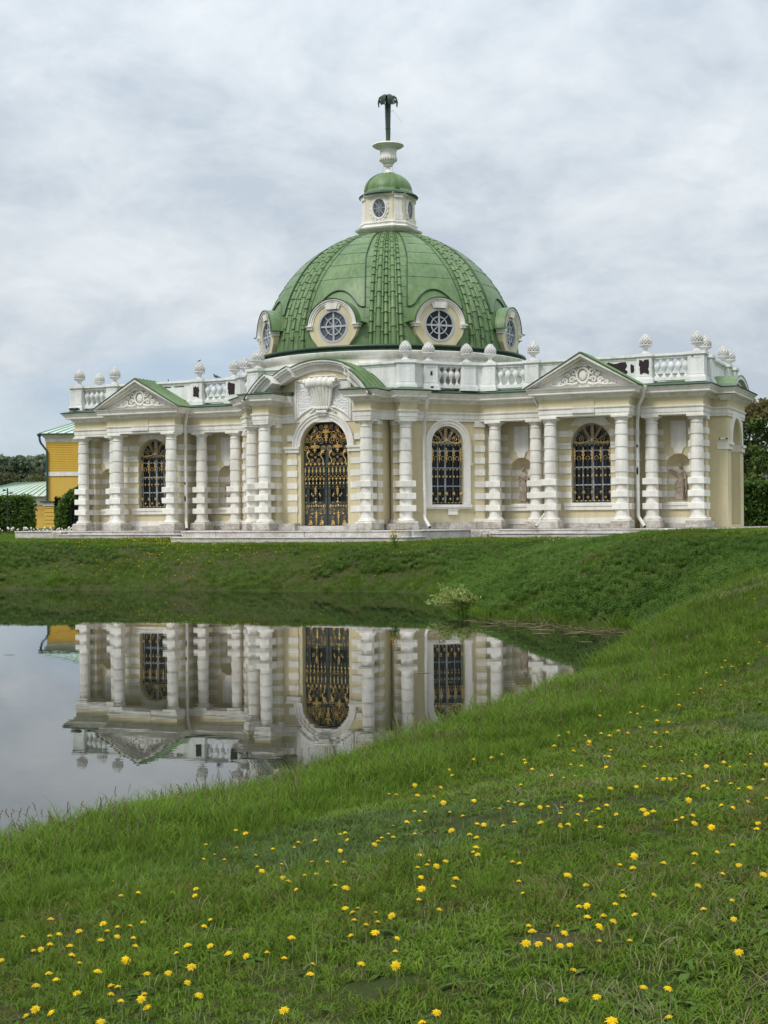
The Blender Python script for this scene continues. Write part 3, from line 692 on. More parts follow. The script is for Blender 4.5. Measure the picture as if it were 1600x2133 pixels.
    k = M(); rim = top+low+[top[0]]
    k.tube([T(x, .09, z) for x, z in rim], .055, 6); k.tube([T(x*.92, .08, 6.6+(z-6.6)*.92) for x, z in rim], .025, 5); ob('panel_moulding', k, M_white, g)
    # fluted bracket with a rolled scallop top
    k = M(); n = 7
    for i in range(n):
        f = (i-(n-1)/2)/((n-1)/2); pts = []; rr = []
        for z, hw, o in ((6.08, .34, .16), (6.3, .40, .22), (6.6, .47, .26), (6.9, .53, .32), (7.15, .58, .42)): pts.append(T(f*hw, o-.05*f*f, z)); rr.append(hw*.19)
        k.tube(pts, rr, 7)
    k.box(-.36, .36, -8.4, -8.2, 6.0, 7.2); ob('fluted_bracket', k, M_white, g, smooth=True)
    k = M()
    for i in range(5):
        x = (i-2)*.31; zz = 7.38-.02*abs(i-2)
        k.tube([T(x+d_, .34, zz) for d_ in (-.17, -.14, -.07, 0, .07, .14, .17)], [.20, .25, .285, .295, .285, .25, .20], 12)
    for q in (1, -1):
        k.tube([T(q*.84, .34+p[0], 7.36+p[2]) for p in spiral((0, 0), .23, 1.6, 0, 1)], [.06]*9+[.045]*8, 6)
    ob('scallop_roll', k, M_white, g, smooth=True)
    k = M()
    for i in range(6): k.blob(T(-.34+.136*i, .30, 6.10), .08, .07, .09, 7, 5)
    k.tube([T(-.3, .24, 5.92), T(.3, .24, 5.92)], .09, 8); sbox(k, T, -.22, .22, 0, .22, 5.74, 5.86)
    for q in (1, -1):
        for i in range(4): k.blob(T(q*(.42+.09*i), .12, 6.02-.07*i+.1), .07, .06, .06, 6, 4)
    ob('bracket_foot', k, M_white, g, smooth=True)
    # ---- door
    D = emp('door', PAV, T(0, -.40, .22), 0); H = 4.0; hw = 1.31
    k = M(); k.prism([(hw*math.cos(PI*i/24), H+hw*math.sin(PI*i/24)) for i in range(25)]+[(-hw, 0), (hw, 0)], 0, .04, lambda x, z, y: (x, y+.06, z)); ob('pane', k, M_glass, D)
    for q in (1, -1):
        k = M(); a, b = sorted((q*.02, q*1.29)); k.box(a, b, -.03, .05, 0, 1.12); 
        xo = sorted((q*1.29, q*1.04)); xi = sorted((q*.02, q*.17)); xm = sorted((q*.58, q*.63))
        for x in (xo, xi): k.box(x[0], x[1], -.03, .05, 1.12, 2.9)
        k.box(xm[0], xm[1], -.02, .04, 1.12, 2.7)
        for z0, z1 in ((1.10, 1.22), (1.86, 1.92), (2.05, 2.10), (2.62, 2.92)): k.box(a+.005, b-.005, -.032, .045, z0, z1)
        ob('door_leaf', k, M_dleaf, D)
    k = M(); k.box(-1.3, 1.3, -.10, .05, 2.93, 3.03); k.box(-1.3, 1.3, -.05, .05, 3.88, 4.04)
    for x in (-1.22, 1.22, 0): k.box(x-.09, x+.09, -.04, .05, 3.03, 3.9)
    for x in (-.62, .62): k.box(x-.025, x+.025, -.03, .05, 3.03, 3.9)
    for z in (3.22, 3.62): k.box(-1.3, 1.3, -.028, .05, z-.025, z+.025)
    ob('transom', k, M_dleaf, D)
    k = M()
    for i in range(13):
        x = -1.2+.2*i
        if abs(x) > .1: k.box(x-.010, x+.010, -.10, -.08, 1.15, 2.9)
    for z in (1.55, 1.95, 2.35): k.box(-1.27, 1.27, -.10, -.08, z-.01, z+.01)
    for i in range(12):
        for j in (2.35,): k.tube([(-1.1+.2*i+.1*math.cos(a), -.09, j+.1*math.sin(a)) for a in np.linspace(0, PI, 7)], .009, 4)
    for i in range(13):
        a = PI*i/12; k.tube([(.2*math.cos(a), -.08, H+.06+.2*math.sin(a)), (1.26*math.cos(a), -.08, H+.06+1.2*math.sin(a))], .010, 4)
    for x in (-.62, .62):
        k.tube([(x+.30*math.cos(a), -.08, 3.45+.22*math.sin(a)) for a in np.linspace(0, 2*PI, 13)], .012, 4, False)
        for s_ in (1, -1): k.tube([(x-.3, -.08, 3.45-.25*s_), (x+.3, -.08, 3.45+.25*s_)], .010, 4)
    ob('grille', k, M_iron, D)
    y = -.15
    # fan of scrolls in the arch head
    gilt(D, 'gilt_spray', 0, 4.66, 1.9, 1.7, 0, y); gilt(D, 'gilt_spray', 0, 4.92, 1.1, 1.2, 0, y); gilt(D, 'gilt_crest', 0, 4.36, 1.3, 1.0, 0, y)
    for q in (1, -1):
        for x, z, s_, r_ in ((.33, 4.33, 1.1, 0), (.62, 4.28, 1.0, 1.2), (.92, 4.27, .95, 0), (1.13, 4.24, .6, .6), (.42, 4.62, 1.2, -.6), (.72, 4.60, 1.0, .9), (.30, 4.98, .8, -.4), (.62, 4.90, .8, .7), (.98, 4.54, .7, -.8)):
            gilt(D, 'gilt_scroll', q*x, z, -q*s_, s_, q*r_, y)
        for x, z, s_, r_ in ((.46, 4.45, .8, .5), (.80, 4.43, .7, .9), (.62, 4.75, .8, .8), (1.05, 4.36, .6, 1.0)): gilt(D, 'gilt_spray', q*x, z, s_, s_, q*r_, y)
        # clusters on the transom
        gilt(D, 'gilt_spray', q*.64, 3.92, 1.5, 1.1, 0, y); gilt(D, 'gilt_crest', q*.64, 3.86, 1.7, .9, 0, y)
        for x in (.45, .83): gilt(D, 'gilt_rosette', q*x, 3.98, 1.4, 1.4, 0, y)
        gilt(D, 'gilt_scroll', q*1.15, 3.88, -q*1.0, 1.2, 0, y); gilt(D, 'gilt_scroll', q*.15, 3.88, q*1.0, 1.2, 0, y)
        # S-brackets beside the upper panes
        for x in (.24, 1.02):
            k = M(); k.tube([(q*x+(q*.09 if x > .5 else -q*.0)*0+.07*math.sin(t*2.2), y, 3.12+.62*t/3) for t in np.linspace(0, 3, 10)], [.02, .035, .03, .03, .03, .03, .035, .04, .045, .03], 5); k.tube([(q*x+p[0], y, 3.72+p[2]) for p in spiral((0, 0), .085, 1.1)], .025, 4); ob('gilt_bracket', k, M_gold, D)
        for i in range(5): gilt(D, 'gilt_spray', q*(.16+.24*i), 3.09, .75, .6, 0, y); gilt(D, 'gilt_knob', q*(.16+.24*i), 3.07, 1.3, .8, 0, y)
        gilt(D, 'gilt_rosette', q*.62, 3.45, 1.0, 1.0, 0, y)
        for i in range(6):
            gilt(D, 'gilt_crest', q*(.14+.21*i), 2.84, .62, -.55 if False else .55, PI, y); gilt(D, 'gilt_rosette', q*(.14+.21*i), 2.58, .55, .55, 0, y); gilt(D, 'gilt_finial', q*(.14+.21*i), 2.36, .5, .85, PI, y)
        gilt(D, 'gilt_crest', q*.62, 1.68, .9, .9, 0, y); gilt(D, 'gilt_rosette', q*.62, 1.36, .8, .8, 0, y); gilt(D, 'gilt_finial', q*.62, 1.22, .9, .9, PI, y)
        for x in (.4, .84): gilt(D, 'gilt_finial', q*x, 1.62, .45, .8, PI, y)
        # lower leaf
        for i in range(7):
            if i != 3: gilt(D, 'gilt_spray', q*(.20+.14*i), .98, .42, .42, (i-3)*.5, y+.08); gilt(D, 'gilt_knob', q*(.20+.14*i), .98, .9, .7, 0, y+.08)
        gilt(D, 'gilt_finial', q*.62, 1.04, 1.0, 1.0, PI, y+.08)
        for sg2 in (1, -1): gilt(D, 'gilt_scroll', q*.62+sg2*.14, .62, sg2*.8, .5, 0, y+.08)
        gilt(D, 'gilt_crest', q*.62, .60, 1.0, .9, PI, y+.08)
        for x in (.17, 1.16): gilt(D, 'gilt_scroll', q*x, .95, q*(.7 if x < .5 else -.7), .9, 0, y+.08); gilt(D, 'gilt_scroll', q*x, .68, q*(.5 if x < .5 else -.5), .7, PI, y+.08)
        gilt(D, 'gilt_crest', q*.62, .14, .7, .8, 0, y+.08)
        for x, z, s_ in ((.28, .42, .6), (.96, .42, .6), (.36, .80, .55), (.88, .80, .55)): gilt(D, 'gilt_scroll', q*x, z, s_*(1 if x < .6 else -1)*q, s_, q*.4, y+.08); gilt(D, 'gilt_spray', q*x, z-.16, .5, .5, PI, y+.08)
        for i in range(6):
            x = .16+.20*i; gilt(D, 'gilt_finial', q*x, 2.16, .55, .9, PI, y); gilt(D, 'gilt_rosette', q*x, 1.97, .5, .5, 0, y); gilt(D, 'gilt_loop', q*(x+.1), 2.42, .7, .8, 0, y)
            if i % 2: gilt(D, 'gilt_finial', q*x, 1.5, .55, .8, 0, y); gilt(D, 'gilt_rosette', q*x, 1.17, .6, .6, 0, y)
        for x in (.42, .82): gilt(D, 'gilt_scroll', q*x, 3.30, q*(.7 if x < .6 else -.7), .7, 0, y); gilt(D, 'gilt_scroll', q*x, 3.60, q*(.6 if x < .6 else -.6), -.6 if False else .6, PI, y)
        for x in (.32, .95): gilt(D, 'gilt_spray', q*x, .10, .7, 1.5, 0, y+.08); gilt(D, 'gilt_knob', q*(x-.07), .07, 1.8, .9, 0, y+.08); gilt(D, 'gilt_knob', q*(x+.07), .07, 1.8, .9, 0, y+.08)
portal()

# ---- drum and dome
ZB = 9.30; DA = 6.96; DH = 7.02
def dome_r(z): return DA*math.sqrt(max(0, 1-((z-ZB)/DH)**2))
def dome():
    k = M(); k.lathe([(7.5, 6.7), (7.5, 8.05), (7.62, 8.10), (7.62, 8.28), (7.52, 8.36), (7.5, 8.62), (7.58, 8.66), (7.72, 8.80), (7.76, 8.95), (7.70, 8.98), (6.9, 9.0)], 96); ob('drum', k, M_white, PAV, smooth=True)
    k = M(); k.lathe([(6.9, 8.985), (7.42, 8.985), (7.50, 9.02), (7.40, 9.10), (7.36, 9.18), (7.48, 9.20), (7.54, 9.25), (7.52, 9.30), (7.30, 9.345), (6.7, 9.36)], 96); ob('dome_rim', k, M_gdark, PAV, smooth=True)
    zs = [ZB+.0+DH*math.sin(t) for t in np.linspace(0, R(84), 30)]
    k = M(); k.lathe([(dome_r(z), z) for z in zs], 96); D = ob('dome', k, M_green, PAV, smooth=True)
    # raised sheets between the tile strips; the lower edge arches over each dormer
    for i in range(8):
        a0 = i*PI/4; k = M(); vs = []; fs = []; nA, nZ = 16, 22; th = .055
        sw = lambda r: PI/8-math.asin(min(.95, min(1.07, .18+.178*r)/r))
        def low(q):
            x = abs(q)
            return 12.28-.95*max(0, (x/.80))**2.2 if x < .80 else 11.33+.16*(0)
        for j in range(nZ+1):
            for a in range(nA+1):
                q = -1+2*a/nA; zl = low(q); t0 = math.asin((zl-ZB)/DH); t1 = R(80); t = t0+(t1-t0)*j/nZ
                z = ZB+DH*math.sin(t); r = DA*math.cos(t); ww = PI/8-math.asin(min(.95, min(1.07, .18+.178*r)/r)); ang = a0+q*ww-PI/2
                vs.append(((r+th)*math.cos(ang), (r+th)*math.sin(ang), z+th*.4))
        b = len(vs)
        for j in range(nZ):
            for a in range(nA): fs.append((j*(nA+1)+a, j*(nA+1)+a+1, (j+1)*(nA+1)+a+1, (j+1)*(nA+1)+a))
        edge = [a for a in range(nA+1)]+[j*(nA+1)+nA for j in range(1, nZ+1)]+[nZ*(nA+1)+a for a in range(nA-1, -1, -1)]+[j*(nA+1) for j in range(nZ-1, 0, -1)]
        for e in edge:
            x, y, z = vs[e]; r = math.hypot(x, y); s_ = (r-th-.03)/r; vs.append((x*s_, y*s_, z-.03))
        for m in range(len(edge)): fs.append((edge[m], edge[(m+1) % len(edge)], b+(m+1) % len(edge), b+m))
        k.add(vs, fs); ob('roof_sheet', k, M_green, D, smooth=True)
        k = M(); s_ = 1.0
        pts = [Vector(vs[e]) for e in edge]
        k.tube(pts+[pts[0]], .03, 5, False)
        for z in (12.95, 13.75, 14.45, 15.05, 15.6):
            t = math.asin((z-ZB)/DH); jn = random.uniform(-.12, .12)
            k.tube([((DA*math.cos(t)+th+.004)*math.cos(a0+q*sw(DA*math.cos(t))-PI/2), (DA*math.cos(t)+th+.004)*math.sin(a0+q*sw(DA*math.cos(t))-PI/2), z+th*.4) for q in np.linspace(-1, 1, 10)], .011, 4)
        ob('roof_seam', k, M_gdark, D)
        k = M(); a1 = a0+PI/8
        for sg in (1, -1):
            for z in (9.75, 10.25, 10.75, 11.3, 11.85, 12.4, 13.0, 13.6, 14.2):
                t = math.asin((z-ZB)/DH); r = DA*math.cos(t)+.004; f0, f1 = (math.asin(.78/DA), math.asin(min(1.05, .18+.178*r)/r))
                k.tube([(r*math.cos(a1+sg*f-PI/2), r*math.sin(a1+sg*f-PI/2), z) for f in (f0, (f0+f1)/2, f1)], .009, 3)
        ob('roof_seam', k, M_gdark, D)
    # strips of half-round tiles
    tm = M(); n = 6
    def half_tile(m, r0, r1, L, rec):
        vs = []
        for z, r in ((0, r1), (L, r0)):
            for i in range(n+1):
                a = PI*i/n; vs.append((r*math.cos(a), -r*math.sin(a)-(.03 if z == 0 else .0), z))
        m.add(vs, [(i, i+1, n+2+i, n+1+i) for i in range(n)]+[tuple(range(n+1))])
        return m
    ridge = half_tile(M(), .075, .125, 1.06, 0).mesh('roof_tile', M_green, True); flat_t = half_tile(M(), .125, .165, 1.06, 0).mesh('roof_tile', M_green, True)
    nar = half_tile(M(), .075, .098, 1.06, 0).mesh('roof_tile', M_green, True)
    rest = M()
    bed = M()
    for i in range(8):
        ac = i*PI/4+PI/8; front_ = i in (0, 7, 1, 6)
        lanes = [(-3, ridge, 22, 0, 1.0, .02), (0, ridge, 22, .3, 1.0, .02), (3, ridge, 22, .6, 1.0, .02), (-1.5, flat_t, 13, .2, 1.0, .02), (1.5, flat_t, 13, .2, 1.0, .02)]
        lanes += [(x, nar, 13, .7, .9, .0) for x in (-2.25, -.75, .75, 2.25)]
        for lane, me, cnt, ph, sc, lift in lanes:
            t0, t1 = R(.5), R(80); lens = [1.0-.55*j/cnt for j in range(cnt)]; tot = sum(lens); t = t0-lens[0]/tot*(t1-t0)*ph*.5
            for j in range(cnt):
                dt = lens[j]/tot*(t1-t0); ta = max(t, R(.2)); tb = t+dt; t = tb
                wid = .265*(1-.60*(j/cnt)**1.1); ra = DA*math.cos(ta)+lift; za = ZB+DH*math.sin(ta); rb = DA*math.cos(tb)+lift; zb = ZB+DH*math.sin(tb)
                ang = ac+lane*wid/ra
                er = Vector((math.sin(ang), -math.cos(ang), 0)); p0 = er*ra+Vector((0, 0, za)); angb = ac+lane*(.265*(1-.60*((j+1)/cnt)**1.1))/max(rb, .8); eb = Vector((math.sin(angb), -math.cos(angb), 0)); p1 = eb*rb+Vector((0, 0, zb))
                d = p1-p0; L = d.length; d.normalize(); x = d.cross(er).normalized(); x = -x; y = d.cross(x)
                # tile axes: x across, -y outward, z up the slope
                ws = sc*(wid/.265)*.98
                Mx = Matrix((( -x.x, -y.x, d.x, p0.x), (-x.y, -y.y, d.y, p0.y), (-x.z, -y.z, d.z, p0.z), (0, 0, 0, 1)))
                if Mx.to_3x3().determinant() < 0: Mx = Matrix(((x.x, -y.x, d.x, p0.x), (x.y, -y.y, d.y, p0.y), (x.z, -y.z, d.z, p0.z), (0, 0, 0, 1)))
                # keep the rounded side outwards
                if (Mx.to_3x3() @ Vector((0, -1, 0))).dot(er) < 0:
                    Mx = Mx @ Matrix.Diagonal((-1, -1, 1, 1))
                Mx = Mx @ Matrix.Diagonal((ws, ws, L, 1))
                if front_ and (i in (0, 7, 1) or lane in (-3, 0, 3)) and tiles[0] < 300:
                    o = ob('roof_tile', me, None, D); o.matrix_local = Mx; tiles[0] += 1
                else:
                    rest.add([tuple(Mx @ v.co) for v in me.vertices], [tuple(p.vertices) for p in me.polygons])
    o = ob('roof_tiles', rest, M_green, D, smooth=True); kind(o, 'stuff')
tiles = [0]
dome()

# ---- dormers
def make_dormer(i):
    e = emp('dormer', PAV, (0, 0, 0), i*PI/4); y0 = -7.08; zc = 10.36; r = .83
    T = lambda s, o, z: (s, y0-o, z); hw = 1.34
    n = 32
    # face: straight bevelled foot, round head, round hole
    def outer(a):
        c, s_ = math.cos(a), math.sin(a)
        if s_ >= -.12: return (hw*c, zc+1.36*s_)
        lim = [];
        for nx, nz, d in ((1, 0, hw), (-1, 0, hw), (0, -1, 1.16), (.80, -.60, 1.30), (-.80, -.60, 1.30)):
            q = nx*c+nz*s_
            if q > 1e-6: lim.append(d/q)
        t = min(lim); return (t*c, zc+t*s_)
    k = M(); vs = []; fs = []
    for j in range(n):
        a = 2*PI*j/n; ox, oz = outer(a); ix, iz = r*math.cos(a), zc+r*math.sin(a)
        vs += [T(ox, 0, oz), T(ix, 0, iz), T(ix, -.16, iz), T(ox, -.75, oz)]
    for j in range(n):
        b = (j+1) % n; fs += [(j*4, b*4, b*4+1, j*4+1), (j*4+1, b*4+1, b*4+2, j*4+2), (j*4, j*4+3, b*4+3, b*4)]
    k.add(vs, fs); ob('dormer_face', k, M_yell, e)
    k = M(); k.prism([(r*1.0*math.cos(2*PI*j/24), zc+r*math.sin(2*PI*j/24)) for j in range(24)], .12, .16, lambda x, z, o: T(x, -o, z)); ob('pane', k, M_dglass if i != 1 else M_glass, e)
    k = M(); I = T
    arc_ring(k, T, 0, zc, r-.09, r+.012, -.12, .02, 0, 2*PI, 32); arc_ring(k, T, 0, zc, .40, .455, -.10, -.05, 0, 2*PI, 24)
    k.box(-.045, .045, y0+.05, y0+.11, zc-r, zc+r); k.box(-r, r, y0+.052, y0+.108, zc-.045, zc+.045)
    for a in (45, 135): k.tube([T(-r*math.cos(R(a)), -.08, zc-r*math.sin(R(a))), T(r*math.cos(R(a)), -.08, zc+r*math.sin(R(a)))], .022, 4)
    ob('glazing_bar', k, M_frame, e)
    k = M()
    for r0, r1, o in ((1.14, 1.22, .05), (1.22, 1.31, .10), (1.31, 1.38, .15)): arc_ring(k, T, 0, zc, r0, r1, -.02, o, R(4), PI-R(4), 24)
    for q in (1, -1):
        a, b = sorted((q*1.14, q*1.52)); sbox(k, T, a, b, -.3, .19, zc+.02, zc+.11); a, b = sorted((q*1.15, q*1.44)); sbox(k, T, a, b, -.3, .11, zc-.10, zc+.02)
    ob('dormer_hood', k, M_white, e)
    k = M(); sprism(k, T, [(-.24, zc+.86), (.24, zc+.86), (.34, zc+1.18), (-.34, zc+1.18)], -.02, .12); sprism(k, T, [(-.36, zc+.86), (.36, zc+.86), (.47, zc+1.15), (-.47, zc+1.15)], -.02, .08); ob('keystone', k, M_white, e)
    k = M(); arc_ring(k, T, 0, zc+.01, 1.385, 1.415, -1.4, .12, R(2), PI-R(2), 24)
    for q in (1, -1): a, b = sorted((q*1.40, q*1.72)); sbox(k, T, a, b, -.7, .26, zc+.115, zc+.15)
    ob('dormer_roof', k, M_green, e, smooth=True)
    k = M(); arc_ring(k, T, 0, zc+.012, 1.383, 1.41, .122, .19, R(2), PI-R(2), 24); ob('roof_edge', k, M_gdark, e)
for i in range(8): make_dormer(i)

# ---- lantern, urn and palm
def lantern():
    e = emp('lantern', PAV, (0, 0, 0))
    def octa(r, z, c=.62): # square with cut corners
        a = r; b = r*c; return [(b, -a, z), (a, -b, z), (a, b, z), (b, a, z), (-b, a, z), (-a, b, z), (-a, -b, z), (-b, -a, z)]
    def stack(rows, mat, nm, c=.62):
        k = M(); vs = []; fs = []
        for r, z in rows: vs += octa(r, z, c)
        for j in range(len(rows)-1):
            for i in range(8): fs.append((j*8+i, j*8+(i+1) % 8, (j+1)*8+(i+1) % 8, (j+1)*8+i))
        fs += [tuple(range(8))[::-1], tuple((len(rows)-1)*8+i for i in range(8))]; k.add(vs, fs); return ob(nm, k, mat, e)
    stack([(1.15, 16.05), (1.25, 16.2), (1.58, 16.42), (1.62, 16.50), (1.50, 16.55), (1.36, 16.62), (1.34, 16.74), (1.42, 16.76), (1.40, 16.82), (1.25, 16.86)], M_white, 'lantern_base')
    stack([(1.25, 16.85), (1.25, 18.30)], M_cream, 'lantern_wall')
    stack([(1.25, 18.22), (1.36, 18.26), (1.42, 18.36), (1.25, 18.40)], M_white, 'lantern_cornice')
    for i in range(4):
        q = emp('lantern_window', e, (0, 0, 0), i*PI/2); y0 = -1.25; zc = 17.55; T = lambda s, o, z: (s, y0-o, z)
        ell = lambda a, rx, rz, o: T(rx*math.cos(a), o, zc+rz*math.sin(a))
        k = M(); vs = [ell(2*PI*j/24, .36, .50, .015) for j in range(24)]; k.add(vs, [tuple(range(24))]); ob('pane', k, M_dglass, q)
        k = M()
        for a in range(0, 180, 45): k.tube([ell(R(a), .36, .5, .03), ell(R(a+180), .36, .5, .03)], .018, 4)
        k.tube([ell(a, .16, .22, .03) for a in np.linspace(0, 2*PI, 13)], .015, 4, False); ob('glazing_bar', k, M_frame, q)
        k = M(); k.tube([ell(a, .42, .57, .03) for a in np.linspace(0, 2*PI, 25)], .065, 6, False); k.tube([ell(a, .52, .66, .02) for a in np.linspace(0, 2*PI, 25)], .035, 5, False)
        for j in range(16): k.blob(ell(2*PI*j/16, .53, .67, .02), .075, .05, .07, 6, 4)
        for s_ in (1, -1):
            k.tube([T(s_*p[0], .05, p[2]) for p in spiral((.22, zc+.72), .12, 1.1, 0, 1)], .04, 5); k.tube([T(s_*p[0], .05, p[2]) for p in spiral((.30, zc-.68), .12, 1.1, 0, -1)], .04, 5)
        k.blob(T(0, .05, zc+.72), .10, .06, .08, 6, 4); ob('window_ornament', k, M_white, q, smooth=True)
        p = emp('corner_pilaster', e, (0, 0, 0), i*PI/2+PI/4); d = 1.25*(1+.62)/2*1.41421
        k = M(); k.box(-.20, .20, -d-.05, -d+.1, 16.86, 18.24); ob('pilaster', k, M_white, p); k = M(); k.box(-.23, .23, -d-.12, -d+.1, 16.86, 17.16); k.box(-.22, .22, -d-.09, -d+.1, 17.16, 17.24); k.box(-.24, .24, -d-.12, -d+.1, 18.08, 18.23); ob('pilaster_base', k, M_white, p)
    k = M(); k.lathe([(1.2, 18.34), (1.62, 18.30), (1.66, 18.35), (1.60, 18.42), (1.42, 18.52), (1.35, 18.56)], 40); ob('cap_rim', k, M_gdark, e, smooth=True)
    k = M(); k.lathe([(1.46, 18.5), (1.40, 18.56), (1.36, 18.62), (1.33, 18.66)]+[(1.33*math.cos(t), 18.66+1.08*math.sin(t)) for t in np.linspace(.06, R(84), 12)], 40); ob('cap_dome', k, M_green, e, smooth=True)
    for i in range(4):
        k = M(); a = i*PI/2+PI/4-PI/2; P = []
        for t in np.linspace(0, R(82), 12): P.append(((1.36*math.cos(t))*math.cos(a), (1.36*math.cos(t))*math.sin(a), 18.62+1.11*math.sin(t)))
        n_ = Vector((-math.sin(a), math.cos(a), 0))
        for o in (-.11, 0, .11): k.tube([Vector(p)+n_*o*(1-.55*j/11) for j, p in enumerate(P)], .05, 5)
        for j in range(11):
            p = Vector(P[j]); k.tube([p-n_*.14*(1-.55*j/11), p+n_*.14*(1-.55*j/11)], .035, 4)
        ob('cap_rib', k, M_green, e)
    k = M(); k.lathe([(.30, 19.70), (.30, 19.76), (.20, 19.82), (.12, 19.92), (.10, 20.04), (.13, 20.10), (.25, 20.14), (.25, 20.18), (.20, 20.20), (.34, 20.30), (.44, 20.45), (.475, 20.62), (.45, 20.66), (.45, 20.95), (.47, 21.02), (.56, 21.10), (.80, 21.20), (.88, 21.26), (.85, 21.33), (.60, 21.28), (.1, 21.26)], 28)
    for j in range(20): k.blob((.46*math.cos(2*PI*j/20), .46*math.sin(2*PI*j/20), 20.52), .06, .06, .12, 6, 4)
    ob('urn', k, M_white, e, smooth=True)
    p = emp('palm_finial', e, (0, 0, 0), R(12)); k = M()
    for j in range(6):
        a = 2*PI*j/6; k.tube([(.055*math.cos(a), .055*math.sin(a), 21.25), (.075*math.cos(a), .075*math.sin(a), 22.4), (.09*math.cos(a), .09*math.sin(a), 23.6)], [.055, .07, .085], 6)
    for z in (22.2, 22.9, 23.35): k.lathe([(.13, z), (.165, z+.02), (.13, z+.05)], 12)
    ob('palm_stem', k, M_gdark, p, smooth=True)
    k = M()
    for j, a in enumerate((R(197), R(7), R(-62), R(100), R(250))):
        ca, sa = math.cos(a), math.sin(a)
        for w_ in (-.10, -.03, .04, .10):
            pts = [(rr, z) for rr, z in ((.06, 23.5), (.09, 23.78), (.19, 23.98), (.33, 24.03), (.46, 23.93), (.52, 23.72), (.50, 23.46))]
            k.tube([(rr*ca-sa*w_*(.4+1.4*rr), rr*sa+ca*w_*(.4+1.4*rr), z-.02*abs(w_)*10) for rr, z in pts], [.03, .045, .05, .05, .048, .045, .028], 5)
        [k.tube([((.29+p_[0])*ca-sa*o_, (.29+p_[0])*sa+ca*o_, 23.78+p_[2]) for p_ in spiral((0, 0), .17, 1.5, 0, -1, 16)], .028, 5) for o_ in (-.11, .11)]
    ob('palm_crown', k, M_gdark, p, smooth=True)
    k = M(); k.tube([(.2, 0, 23.15), (.35, -.1, 23.2), (.9, -.2, 22.45)], .012, 4); k.tube([(.16, -.05, 23.1), (.18, -.05, 21.4)], .008, 4)
    k.tube([(.56, -.1, 21.0), (.50, -.1, 20.6), (.30, -.1, 20.1), (.34, -.1, 19.6)], .010, 4); k.tube([(-.2, -.2, 20.2), (-.22, -.2, 19.95), (-.4, -.2, 19.55)], .010, 4)
    ob('lightning_wire', k, M_frame, e)
lantern()

# ---- parapets, balusters and pine cones
def pine_mesh():
    k = M(); k.lathe([(.24, 0), (.24, .06), (.15, .12), (.10, .19), (.095, .24), (.13, .30), (.27, .38), (.33, .43), (.31, .46), (.1, .46)], 14)
    body = lambda t: (.285*math.sin(PI*(.28+.72*t))**.85 if t < 1 else 0.0)
    k.lathe([(body(t)*.93, .42+.60*t) for t in np.linspace(0, .98, 9)], 14)
    for row in range(8):
        t = .04+row*.115; r = body(t)*.97; z = .42+.60*t; n = 11 if row < 5 else 8
        for j in range(n):
            a = 2*PI*(j+.5*(row % 2))/n; k.blob((r*math.cos(a), r*math.sin(a), z), .062*(1-.06*row), .062*(1-.06*row), .055, 5, 3)
    return k.mesh('pinecone_finial', M_cone, True)
def pier_mesh(w=.36, d=.36):
    k = M(); k.box(-w-.09, w+.09, -d-.09, d+.09, 6.92, 7.14); k.box(-w-.05, w+.05, -d-.05, d+.05, 7.14, 7.20)
    k.box(-w, w, -d, d, 7.20, 8.17)
    for sx, sy in ((0, -1), (0, 1), (1, 0), (-1, 0)):
        pass
    k.box(-w-.03, w+.03, -d-.03, d+.03, 8.17, 8.22); k.box(-w-.08, w+.08, -d-.08, d+.08, 8.22, 8.36)
    # sunk field frame on the face
    for x0, x1, z0, z1 in ((-w+.05, -w+.10, 7.28, 8.10), (w-.10, w-.05, 7.28, 8.10), (-w+.10, w-.10, 7.28, 7.33), (-w+.10, w-.10, 8.05, 8.10)):
        k.box(x0, x1, -d-.012, -d+.01, z0, z1); k.box(x0, x1, d-.01, d+.012, z0, z1)
    return k.mesh('pier', M_parap)
def baluster_mesh():
    k = M(); k.box(-.10, .10, -.10, .10, 7.22, 7.29); k.lathe([(.085, 7.29), (.05, 7.35), (.045, 7.45), (.09, 7.55), (.155, 7.68), (.165, 7.76), (.14, 7.86), (.07, 7.94), (.055, 7.98), (.09, 8.02), (.09, 8.05)], 12); k.box(-.10, .10, -.10, .10, 8.05, 8.10)
    return k.mesh('baluster', M_parap, True)
PM, PR, BM = pine_mesh(), pier_mesh(), baluster_mesh()
def rail(parent, a, b, low=True):
    a = Vector(a); b = Vector(b); d = (b-a).normalized(); n = Vector((d.y, -d.x)); rz = math.atan2(d.y, d.x); L = (b-a).length
    k = M(); k.box(0, L, -.20, .20, 8.19, 8.23); k.box(0, L, -.24, .24, 8.23, 8.345); k.box(0, L, -.15, .15, 8.105, 8.19); ob('top_rail', k, M_parap, parent, (a.x, a.y, 0), (0, 0, rz))
    k = M(); k.box(0, L, -.16, .16, 7.05, 7.215); ob('bottom_rail', k, M_parap, parent, (a.x, a.y, 0), (0, 0, rz))
    return a, d, n, rz, L
def balustrade(a, b, gap=.44, n=None):
    e = emp('balustrade', PAV); A, d, nn, rz, L = rail(e, a, b); n = n or max(2, round((L-2*gap+.1)/.345))
    for i in range(n):
        s = gap+.10+(L-2*gap-.2)*(i/(n-1) if n > 1 else .5); p = A+d*s; ob('baluster', BM, None, e, (p.x, p.y, 0), (0, 0, rz))
def solid_parapet(a, b):
    e = emp('parapet', PAV); A, d, nn, rz, L = rail(e, a, b); k = M(); k.box(0, L, -.12, .12, 7.0, 8.11); ob('parapet_panel', k, M_parap, e, (A.x, A.y, 0), (0, 0, rz)); return e
